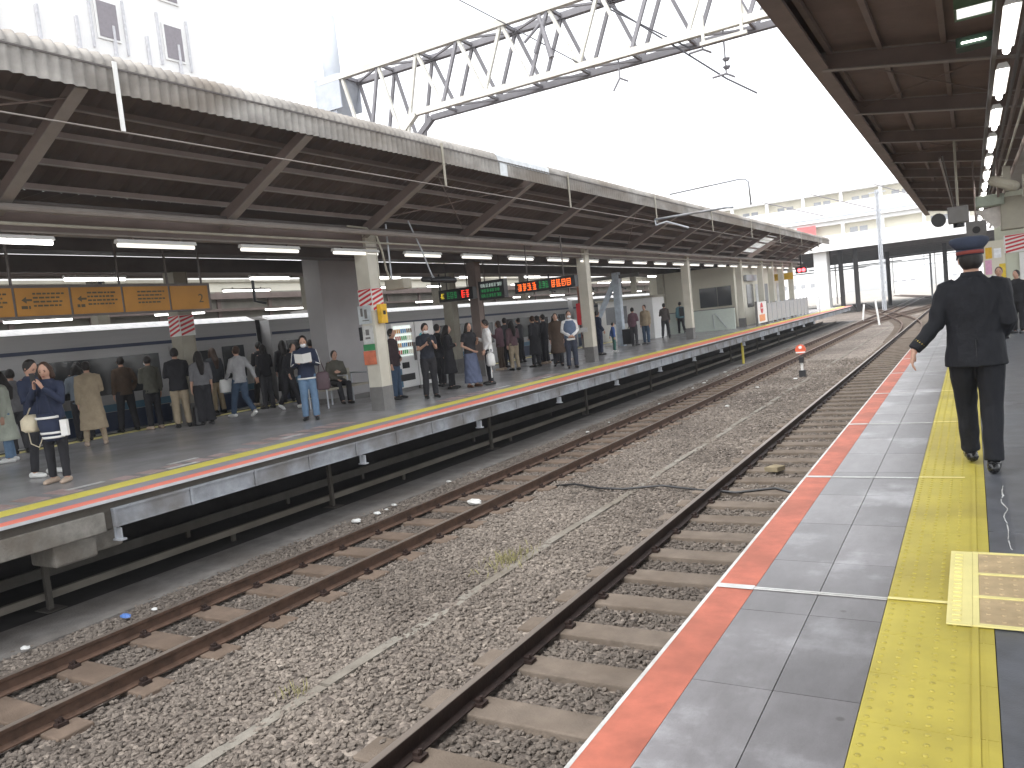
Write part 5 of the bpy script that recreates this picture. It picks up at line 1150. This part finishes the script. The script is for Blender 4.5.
# ================================================================ catenary truss gantry
GY=17.0
ge=empty('truss_gantry',(-8,GY,7),'pale lattice truss gantry spanning the tracks above the far platform roof','gantry')
zl,zu=7.08,8.55; gx0,gx1=-15.0,9.0
for y in (GY-.35,GY+.35):
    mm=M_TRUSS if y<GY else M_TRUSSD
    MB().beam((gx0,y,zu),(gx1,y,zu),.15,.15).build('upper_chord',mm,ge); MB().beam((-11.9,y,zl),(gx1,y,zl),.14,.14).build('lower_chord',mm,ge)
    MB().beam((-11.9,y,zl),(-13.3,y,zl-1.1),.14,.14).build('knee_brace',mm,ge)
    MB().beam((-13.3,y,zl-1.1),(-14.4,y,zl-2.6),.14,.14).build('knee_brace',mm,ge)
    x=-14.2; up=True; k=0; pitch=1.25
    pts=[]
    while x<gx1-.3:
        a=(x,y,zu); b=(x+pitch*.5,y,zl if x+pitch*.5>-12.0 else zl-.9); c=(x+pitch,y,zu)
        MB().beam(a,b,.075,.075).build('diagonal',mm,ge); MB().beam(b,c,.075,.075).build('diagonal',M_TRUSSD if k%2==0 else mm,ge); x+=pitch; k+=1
q=MB(); ql=MB(); x=-14.2;k=0
while x<gx1-.3:
    q.beam((x,GY-.3,zu-.02),(x+1.25,GY+.3,zu-.02),.05,.05) if k%2 else q.beam((x+1.25,GY-.3,zu-.02),(x,GY+.3,zu-.02),.05,.05)
    q.beam((x,GY-.3,zu),(x,GY+.3,zu),.07,.07)
    if x>-12: ql.beam((x+.6,GY-.3,zl),(x+.6,GY+.3,zl),.06,.06); ql.beam((x+.6,GY-.3,zl-.01),(x+1.85,GY+.3,zl-.01),.045,.045)
    x+=1.25;k+=1
q.build('upper_lacing',M_TRUSSD,ge); ql.build('lower_lacing',M_TRUSSD,ge)
q=MB(); q.box(-15.15,-14.25,GY-.42,GY-.38,7.75,8.65); q.box(-15.15,-14.25,GY+.38,GY+.42,7.75,8.65); q.prism([(-15.1,GY-.37,8.62),(-14.2,GY-.37,8.62),(-14.6,GY-.37,7.3),(-15.1,GY-.37,7.3)],(0,.74,0)); q.build('gusset_box',mat('blue_grey_steel',(.42,.45,.50),.5,var=.1),ge)
pe=empty('gantry_pole',(-14.9,GY+.1,0),'pale blue-grey round pole carrying the left end of the truss gantry','pole')
MB().tube([(-14.9,GY+.1,.0),(-14.9,GY+.1,8.0)],.21,16).build('shaft',mat('pole_blue_grey',(.48,.53,.60),.5,var=.05),pe,smooth=True)
MB().tube([(-14.9,GY+.1,8.0),(-14.9,GY+.1,10.4)],.24,16).build('upper_tube',mat('pole_upper_grey',(.47,.50,.54),.5,var=.05),pe,smooth=True)
# insulators and catenary fittings
def fitting(x,y,z,label,big=True):
    e=empty('insulator_bracket',(x,y,z),label,'insulator','insulators hanging from the truss gantry')
    q=MB(); q.tube([(x,y,zl-.05),(x,y,z)],.018,6); q.tube([(x,y,z),(x-.28 if big else x-.15,y-.05,z-.03 if big else z-.25)],.025,6); q.tube([(x,y,z),(x+.15,y+.1,z-.08)],.022,6); q.build('arm',M_TRUSSD,e)
    if big:
        q=MB()
        for k in range(2): q.tube([(x+.02,y,z+.30-k*.16),(x+.02,y,z+.25-k*.16)],[.085,.05],10)
        q.build('insulator_disc',M_TRUSSD,e)
fitting(-4.54,GY-.3,6.75,'dark insulator bracket under the truss, the one left of the hanging frame')
fitting(-4.1,GY-.3,6.15,'lowest dark insulator with two discs under the right end of the truss')
fitting(-6.4,GY-.3,6.62,'small drooping wire clamp under the middle of the truss',False)
q=MB()
for x in (-4.48,-3.7): q.beam((x,GY-.42,6.85),(x,GY-.42,7.55),.06,.06)
q.beam((-4.55,GY-.42,6.82),(-3.6,GY-.42,6.82),.08,.07); q.build('frame_bars',M_TRUSS,ge)
e=empty('truss_horn',(-7.4,GY,7.6),'white and dark loudspeaker horns and clamps fixed inside the truss','loudspeaker')
q=MB(); q.tube([(-8.15,GY-.45,8.4),(-7.9,GY-.5,7.4)],[.05,.07],8); q.tube([(-8.0,GY-.45,8.3),(-8.3,GY-.5,7.6)],[.04,.05],8); q.tube([(-8.1,GY-.5,8.2),(-8.55,GY-.5,7.9)],.035,8); q.build('horn',M_TRUSSD,e)
# wires
def wire(pts,label,r=.016,sag=0):
    P=[]
    for a_,b_ in zip(pts,pts[1:]):
        A=Vector(a_);B=Vector(b_)
        for k in range(13):
            t=k/12; p_=A.lerp(B,t); p_.z-=sag*4*t*(1-t)*(B-A).length; P.append(p_)
    tag(MB().tube(P,r,5).build('overhead_wire',M_WIRE),label,'wire','overhead wires')
wire([(-6.69,GY-.3,8.37),(-4.1,GY-.3,6.05),(-3.5,GY-.4,5.6)],'thick slanting stay wire from the top of the truss to the lowest insulator, upper one',.02)
wire([(-7.0,GY-.3,8.5),(-4.75,GY-.3,6.8)],'slanting stay wire from the top of the truss to the middle insulator, lower one',.018)
wire([(-11.5,GY-2,10.3),(-8.94,GY-.4,8.4),(-7.3,GY-.4,7.15),(-6.6,GY-.4,7.1)],'loose wire crossing the left top of the truss',.014)
# bracket pipes over the track
def bracket(y,x0,x1,z0,z1,label,drop=True):
    e=empty('catenary_bracket',(x0,y,z0),label,'bracket arm','bracket arms from the far platform roof')
    P=[(x0,y,z0),(x1-.2,y,z1),(x1,y,z1-.03)]
    if drop: P+= [(x1+.12,y,z1-.15),(x1+.15,y,z1-1.0)]
    MB().tube(P,.035,8).build('arm',M_FASC,e,smooth=True)
    return e
bracket(30,-9.9,-7.0,5.85,5.95,'upper galvanised bracket arm reaching out over the tracks from the far platform roof')
b_=bracket(24,-8.46,-6.0,4.30,4.31,'lower pale bracket arm reaching out from the far platform eave',False)
MB().tube([(-8.46,24,4.30),(-8.44,24,4.12),(-8.1,24,4.18),(-7.6,24.6,3.95)],.03,7).build('stay_tube',M_GALV,b_)

# ================================================================ station over-bridge
BY=95
be=empty('station_overbridge',(-10,BY+20,5),'long white station building bridging the tracks with two rows of recessed windows','building')
def bb(n,m,*a): return MB().box(*a).build(n,m,be)
bb('roof_slab',M_BW,-70,45,BY,BY+50,12.15,12.55)
bb('recessed_wall',M_BCREAM,-70,45,BY+1.2,BY+49,10.2,12.14)
bb('parapet',M_BW,-70,45,BY-.05,BY+1.1,9.15,11.0)
bb('floor_slab',M_BW,-70,45,BY+.3,BY+50,8.7,9.14)
bb('recessed_wall',M_BCREAM,-70,45,BY+1.2,BY+49,6.9,8.69)
bb('parapet',M_BW,-70,45,BY-.05,BY+1.1,6.35,7.55)
bb('bottom_beam',M_BW,-70,45,BY-.3,BY+.6,5.85,6.34)
bb('underside',M_DARK,-70,45,BY+.7,BY+50,6.0,6.6)
for k in range(28):
    x=-68+k*4; bb('facade_post',M_BW,x-.16,x+.16,BY+.1,BY+.5,11.01,12.14); bb('facade_post',M_BW,x-.16,x+.16,BY+.1,BY+.5,7.56,8.69)
for k in range(22):
    x=-56+k*4+1; 
    for d in (0,1.0):
        bb('window',M_GLASSG,x+d,x+d+.75,BY+1.15,BY+1.19,11.02,11.5)
        if k%2: bb('window',M_GLASSG,x-.4+d,x+.4+d,BY+1.15,BY+1.19,7.6,8.2)
bb('red_panel',mat('bright_red_panel',(.85,.16,.16),.5),-16.8,-14.8,BY-.12,BY-.06,7.35,8.85)
for k in range(9):
    bb('under_girder',M_STEELD,-70,45,BY+3+k*5.3,BY+3.4+k*5.3,5.5,5.99)
for (x,y) in ((-12.8,97.5),(-11.2,97.5),(-9.2,113),(-2.5,104),(-24,97.5),(-33,97.5),(8,98)):
    c=MB(); c.box(x-.22,x+.22,y-.22,y+.22,-1.3,6.0); c.build('bridge_pier',M_DARK,be)
bb('white_pier',M_BW,-15.4,-14.0,BY+.7,BY+3,-1.3,5.99)
# mast with beam
e=empty('catenary_mast',(-7.9,90,-1.3),'tall pale lattice mast with a cross beam in front of the white station building','mast')
q=MB()
for dx in (-.17,.17):
    for dy in (-.17,.17): q.beam((-7.9+dx,90+dy,-1.3),(-7.9+dx,90+dy,11.2),.07,.07)
for k in range(20): 
    z=-1.2+k*.62; s_=1 if k%2 else -1; q.beam((-7.9-.17*s_,89.83,z),(-7.9+.17*s_,89.83,z+.62),.04,.04); q.beam((-8.07,90-.17*s_,z),(-8.07,90+.17*s_,z+.62),.04,.04)
q.tube([(-7.9,90,-1.3),(-7.9,90,11.2)],.10,8); q.build('mast_lattice',M_GALV,e)
q=MB(); q.beam((-30,90,9.1),(2,90,9.1),.18,.2); q.box(-8.7,-7.1,89.9,90.1,10.9,11.0); q.box(-8.5,-7.3,89.9,90.1,6.0,6.1); q.build('cross_beam',M_GALV,e)
q=MB()
for k,(x0,x1) in enumerate(((-19,-13),(-14,-8.2),(-8,-3))): q.tube([(x0,88,11.6),(x1,90,9.3)],.05,5)
q.build('stay_cable',M_TRUSSD,e)
# dwarf signal between tracks
e=empty('track_marker',(-5.05,27.6,-1.3),'small round orange track marker on a black and white post between the tracks','track marker')
MB().tube([(-5.05,27.6,-1.3),(-5.05,27.6,-.62)],.045,8).build('post',M_WHITE,e); q=MB(); q.box(-5.15,-4.95,27.5,27.7,-1.3,-1.05); q.box(-5.12,-4.98,27.52,27.68,-.80,-.60); q.build('post_box',M_BLACK,e)
q=MB(); q.tube([(-5.05,27.52,-.35),(-5.05,27.60,-.35)],.175,8); q.build('disc',mat('orange_disc',(.62,.11,.05),.5),e); q=MB(); q.tube([(-5.05,27.500,-.27),(-5.05,27.515,-.27)],.055,10); q.build('lens',M_WHITE,e); MB().box(-5.20,-4.90,27.49,27.515,-.46,-.42).build('white_bar',M_WHITE,e)
# leaning white stakes
for (x,y,dx,lb,zt) in ((-5.7,60.5,-.9,'right one of two pale stakes standing beside the tracks beyond the orange marker',.5),(-7.6,68,.9,'left one of two pale stakes standing beside the tracks beyond the orange marker',.1)):
    tag(MB().tube([(x,y,-1.3),(x+dx*.2,y,zt)],.07,8).build('track_stake',M_WHITE),lb,'stake')
# ================================================================ right canopy
RC=empty('platform_canopy',(1.5,20,4),'brown steel platform roof seen from below over the near platform','station roof')
def rzr(x): return 4.68-(x+1.6)*.155 if x<1.3 else 4.68-2.9*.155+(x-1.3)*.155
RYE=40.5
q=MB(); q.prism([(-1.66,-4,4.40),(-1.46,-4,4.40),(-1.46,-4,4.44),(-1.62,-4,4.44),(-1.62,-4,4.72),(-1.66,-4,4.72)],(0,RYE+4,0)); q.build('eave_channel',M_STEELB,RC)
q=MB(); q.box(-1.72,-1.662,-4,RYE,4.60,4.76); q.build('gutter',M_STEELD,RC)
m=corr_sheet([(-1.62,rzr(-1.62)+.03),(1.3,rzr(1.3)+.03)],-4,RYE,pitch=.20,per=4,amp=.016); corr_sheet([(1.3,rzr(1.3)+.03),(4.6,rzr(4.6)+.03)],-4,RYE,pitch=.20,per=4,amp=.016,mb=m); m.build('roof_sheet',mat('brown_roof_underside',(.20,.152,.135),.75,scale=2,var=.12,dirt=.2),RC)
BYS=[4.8+3.28*k for k in range(-2,12)]
for y in BYS:
    if y>RYE: break
    q=MB(); q.prism([(-1.58,y-.01,4.42),(-1.58,y-.01,4.62),(1.3,y-.01,rzr(1.3)-.06),(1.3,y-.01,3.95)],(0,.02,0)); q.build('cross_beam_web',M_STEELB,RC)
    q=MB(); q.prism([(-1.58,y-.06,4.405),(1.3,y-.06,3.93),(1.3,y-.06,3.947),(-1.58,y-.06,4.42)],(0,.12,0)); q.prism([(-1.58,y-.05,4.62),(1.3,y-.05,rzr(1.3)-.06),(1.3,y-.05,rzr(1.3)-.045),(-1.58,y-.05,4.635)],(0,.10,0)); q.build('cross_beam_flange',M_STEELBL,RC)
    q=MB(); q.prism([(1.3,y-.04,3.95),(1.3,y-.04,rzr(1.3)-.06),(4.5,y-.04,rzr(4.5)-.06),(4.5,y-.04,4.42)],(0,.08,0)); q.build('cross_beam_far',M_STEELB,RC)
for x in (-1.44,-.85,-.15,.6,2.0,2.9,3.8):
    z=rzr(x)+.005; q=MB(); q.box(x-.03,x+.03,-4,RYE,z-.075,z); q.build('purlin',M_STEELB,RC)
for k in range(0,7,2):
    y=BYS[k+2]; q=MB(); q.tube([(-1.4,y,4.5),(.7,y+3.28,4.2)],.010,5); q.tube([(-1.4,y+3.28,4.5),(.7,y,4.2)],.010,5); q.build('bracing_rod',M_STEELB,RC)
MB().box(.95,1.10,-4,RYE,3.62,3.95).build('main_beam',M_STEELB,RC); MB().box(.88,1.17,-4,RYE,3.60,3.617).build('main_beam_flange',M_STEELBL,RC)
MB().box(.27,.31,-4,RYE,3.60,3.66).build('lamp_rail',M_STEELD,RC)
for (x,z,r,mm) in ((-.45,4.02,.022,M_STEELBL),(-.40,4.07,.015,M_STEELD),(.62,3.78,.03,M_STEELB),(.70,3.70,.02,M_CREAMD),(.52,3.72,.02,M_STEELD),(.8,3.5,.035,M_STEELB)):
    MB().tube([(x,19 if x<0 else -4,z),(x,RYE,z)],r,7).build('conduit',mm,RC)
p=lamp_proto(.36,6.1,3.47,1.30,'lit tube lamp above the view on the near platform','tube lamps in a row along the near platform roof',M_TUBEHOT)
p['label']='first tube lamp from the near end under the near platform roof'
yy=[7.75,9.85,12.0,14.2,16.4,18.6,20.8,23.1,25.4,27.7,30.1,32.5,34.9,37.3,39.5]
p.location=(.36,7.75,3.47)
for k,y in enumerate(yy[1:]): copy_tree(p,(.36,y,3.47),ORD[k+1]+' tube lamp from the near end under the near platform roof')
# row behind, other side of the beam
p=lamp_proto(2.4,6,3.6,1.3,'first tube lamp from the near end on the right-hand side of the near platform','tube lamps on the far side of the near platform',M_TUBE)
for k in range(1,9): copy_tree(p,(2.4,6+3.9*k,3.6),ORD[k]+' tube lamp from the near end on the right-hand side of the near platform')
e=empty('louvred_vent',(.14,9,4.2),'white louvred ceiling vent with a green frame under the near roof','ceiling vent')
q=MB(); q.box(-.02,.0,8.9,9.35,4.06,4.16); q.box(.30,.32,8.9,9.35,4.06,4.16); q.box(.0,.30,8.9,8.92,4.06,4.16); q.box(.0,.30,9.33,9.35,4.06,4.16); q.build('frame',mat('green_frame',(.10,.16,.09),.6),e)
q=MB()
for k in range(7): q.box(.003,.297,8.94+k*.055,8.97+k*.055,4.07,4.10)
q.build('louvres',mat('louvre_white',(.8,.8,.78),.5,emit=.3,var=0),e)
e=empty('green_luminaire',(.2,9.7,4.1),'small dark green fitting with a thin bright strip next to the vent','ceiling lamp')
MB().box(-.02,.34,9.8,10.05,3.92,4.02).build('housing',mat('deep_green',(.03,.06,.04),.6),e); MB().box(.03,.25,9.785,9.798,3.95,3.965).build('lit_strip',M_TUBE,e)
# boxes and cameras under the far part of the near roof
e=empty('roof_duct',(.6,18,2.9),'cream boxed duct hanging across the near platform ahead of the uniformed man','duct')
MB().box(.55,3.0,18.2,18.7,2.35,2.98).build('duct_box',M_CREAMD,e,bevel=.02); MB().box(.14,.62,18.1,18.5,2.84,3.05).build('duct_box',mat('green_grey_box',(.32,.36,.30),.6),e,bevel=.02)
q=MB(); q.prism([(.12,18.3,2.78),(.56,18.3,2.83),(.56,18.3,2.45),(.46,18.3,2.40)],(0,.04,0)); q.build('white_plate',mat('pale_pink_plate',(.62,.58,.55),.5),e)
MB().box(.9,3.0,17.6,17.8,2.9,3.3).build('cable_tray',M_CREAMD,e); 
q=MB(); q.box(.6,.72,17.7,17.9,3.05,3.5); q.tube([(.45,17.6,3.25),(.75,17.5,3.1)],.10,10,round_=True); q.build('lamp_head',M_CREAMD,e)
q=MB(); q.box(.5,.54,18,18.2,2.98,3.9); q.box(1.4,1.45,18,18.2,2.98,3.9); q.build('hanger_rod',M_STEELB,e)
e=empty('platform_camera',(-.2,18,2.6),'dark camera box with round lens hanging left of the cream duct','camera')
MB().box(-.34,.02,17.8,18.1,2.58,2.90).build('housing',M_COLGREY,e,bevel=.02); q=MB(); q.tube([(-.5,17.75,2.68),(-.5,18.0,2.68)],.13,14); q.tube([(-.16,18,2.5),(-.16,18,2.6)],.10,10); q.build('lens',M_BLACK,e); MB().tube([(-.16,18,2.9),(-.16,18,4.3)],.025,7).build('hanger_rod',M_CREAMD,e)
e=empty('station_clock_sign',(.1,21,2.3),'small dark box with a round lens hanging beyond the camera box on the near platform','hanging sign')
MB().box(-.05,.35,21,21.1,2.38,2.75).build('sign_box',M_COLGREY,e); q=MB(); q.tube([(.15,20.98,2.55),(.15,20.999,2.55)],.08,14); q.build('disc',M_BLACK,e); MB().tube([(.15,21.05,2.75),(.15,21.05,4.1)],.02,6).build('hanger_rod',M_STEELB,e)
for y,x,lb in ((24.9,1.12,'big greenish cream column with dark base and red and white band, near platform'),(35.6,1.15,'farther greenish cream column of the near platform, partly behind the uniformed man'),(14.2,1.75,'near greenish cream column just outside the right border')):
    c=column(x,y,lb,.62,3.62,.42,m1=mat('greenish_cream',(.50,.52,.42),.5,scale=2,var=.06,dirt=.15),stripes=2.02,group='columns of the near platform roof')
    if y<30 and y>20:
        MB().box(x-.02,x+.32,y-.345,y-.325,.85,2.0).build('notice_plate',M_WHITE,c)
e=empty('poster_board',(.75,29,0),'standing board with yellow, pink and white posters behind the cap of the uniformed man','poster board')
MB().box(.35,1.25,29.6,29.68,.1,2.55).build('board',M_BCREAM,e)
for (x0,x1,z0,z1,c_,n_) in ((.42,.60,2.0,2.35,(.7,.42,.03),'amber'),(.65,.85,2.0,2.3,(.8,.82,.85),'white'),(.40,.58,1.5,1.95,(.65,.35,.5),'pink'),(.78,1.0,1.35,1.8,(.7,.5,.05),'gold'),(.5,.7,1.1,1.45,(.75,.75,.85),'pale')):
    MB().box(x0,x1,29.585,29.598,z0,z1).build('poster',mat('poster_'+n_,c_,.5,var=.15,scale=12),e)

# ================================================================ far yard behind the bridge
s=MB(); 
e=structure(MB().box(-60,60,108,470,-1.325,-1.318).build('yard_ground',mat('yard_gravel',(.36,.33,.29),.9,scale=.2,var=.12)))
# curved and crossing tracks ahead
def rail_path(pts,label,half=.534):
    e=empty('far_track',pts[0],label,'track','tracks beyond the platforms')
    P=[Vector(p) for p in pts]
    Q=[]
    for i in range(len(P)-1):
        p0=P[max(i-1,0)];p1=P[i];p2=P[i+1];p3=P[min(i+2,len(P)-1)]
        for k in range(10):
            t=k/10; Q.append(.5*((2*p1)+(p2-p0)*t+(2*p0-5*p1+4*p2-p3)*t*t+(3*p1-p0-3*p2+p3)*t**3))
    Q.append(P[-1])
    for s_ in (-1,1):
        q=MB(); vs=[];fs=[]
        for i,p in enumerate(Q):
            t=(Q[min(i+1,len(Q)-1)]-Q[max(i-1,0)]).normalized(); n=Vector((t.y,-t.x,0))*half*s_
            for dx,dz in ((-.04,-.1),(-.04,.05),(.04,.05),(.04,-.1)): vs.append(p+n+Vector((dx,0,dz)))
        for i in range(len(Q)-1):
            for k in range(4): a=i*4+k;b=i*4+(k+1)%4; fs.append((a,b,b+4,a+4))
        q.add(vs,fs); q.build('rail',M_RUST,e)
    q=MB(); d=0; last=Q[0]
    for i in range(len(Q)-1):
        L=(Q[i+1]-Q[i]).length; t=(Q[i+1]-Q[i]).normalized(); n=Vector((t.y,-t.x,0)); s_=0
        while s_<L: c=Q[i]+t*s_; q.beam(c-n*1.0-Vector((0,0,.13)),c+n*1.0-Vector((0,0,.13)),.22,.08); s_+=.76
    q.build('sleepers',M_SLEEP,e)
rail_path([(-2.85,42,-1.15),(-3.6,58,-1.15),(-6.2,76,-1.15),(-10.5,100,-1.15),(-16,140,-1.15)],'track curving away to the left beyond the two pale stakes')
rail_path([(-7.0,62,-1.15),(-5.2,76,-1.15),(-3.2,95,-1.15),(-1.5,130,-1.15)],'crossover track running to the right beyond the stakes')
rail_path([(3.5,60,-1.15),(1.5,90,-1.15),(-4,130,-1.15),(-14,190,-1.15)],'far track coming from behind the near platform under the station building')
for k,(x,y) in enumerate(((-20,135),(-12,150),(-4,165),(-26,175),(-16,190),(-7,205),(-1,150),(-30,150),(-14,120),(-22,160),(-10,225),(-18,235),(-3,240),(-28,210),(-5,130),(-34,180))):
    e=empty('yard_mast',(x,y,-1.3),ORD[k]+' pale mast in the hazy yard seen under the station building','mast','masts in the hazy yard')
    MB().box(x-.12,x+.12,y-.12,y+.12,-1.3,7.5+(k%3)).build('post',M_COLGREY if k%2 else M_GALV,e); MB().box(x-6,x+6,y-.08,y+.08,4.4+(k%4)*.5,4.55+(k%4)*.5).build('cross_arm',M_GALV,e)
for k,(x0,x1,y0,y1,h) in enumerate(((-70,-38,285,300,6),(-30,-14,330,345,3.5),(-8,6,370,385,4),(-100,-72,270,290,8))):
    e=empty('distant_building',((x0+x1)/2,y0,-1.3),ORD[k]+' pale low building beyond the yard, counted from the nearest','building','pale buildings beyond the yard')
    MB().box(x0,x1,y0,y1,-1.3,h).build('wall',M_BW,e)
    for j in range(int((x1-x0)/3)-1): MB().box(x0+1.5+j*3,x0+3+j*3,y0-.05,y0-.01,h*.45,h*.7).build('window',M_GLASSG,e)
for k,(x,y) in enumerate(((-24,120),(-20,112))):
    pass
# ================================================================ air
hz=bpy.data.materials.new('air'); hz.use_nodes=True; nt=hz.node_tree
for n in list(nt.nodes):
    if n.type!='OUTPUT_MATERIAL': nt.nodes.remove(n)
pv=nt.nodes.new('ShaderNodeVolumePrincipled'); pv.inputs['Color'].default_value=(.95,.96,1,1); pv.inputs['Density'].default_value=.0008; pv.inputs['Anisotropy'].default_value=.3
nt.links.new(pv.outputs[0],[n for n in nt.nodes if n.type=='OUTPUT_MATERIAL'][0].inputs['Volume'])
hb_=MB(); hb_.box(-310,210,-70,490,-2.4,29); o=hb_.build('haze',hz,origin=(0,0,-2.4)); tag(o,'thin pale haze in the air over the whole station','haze',kind='stuff')
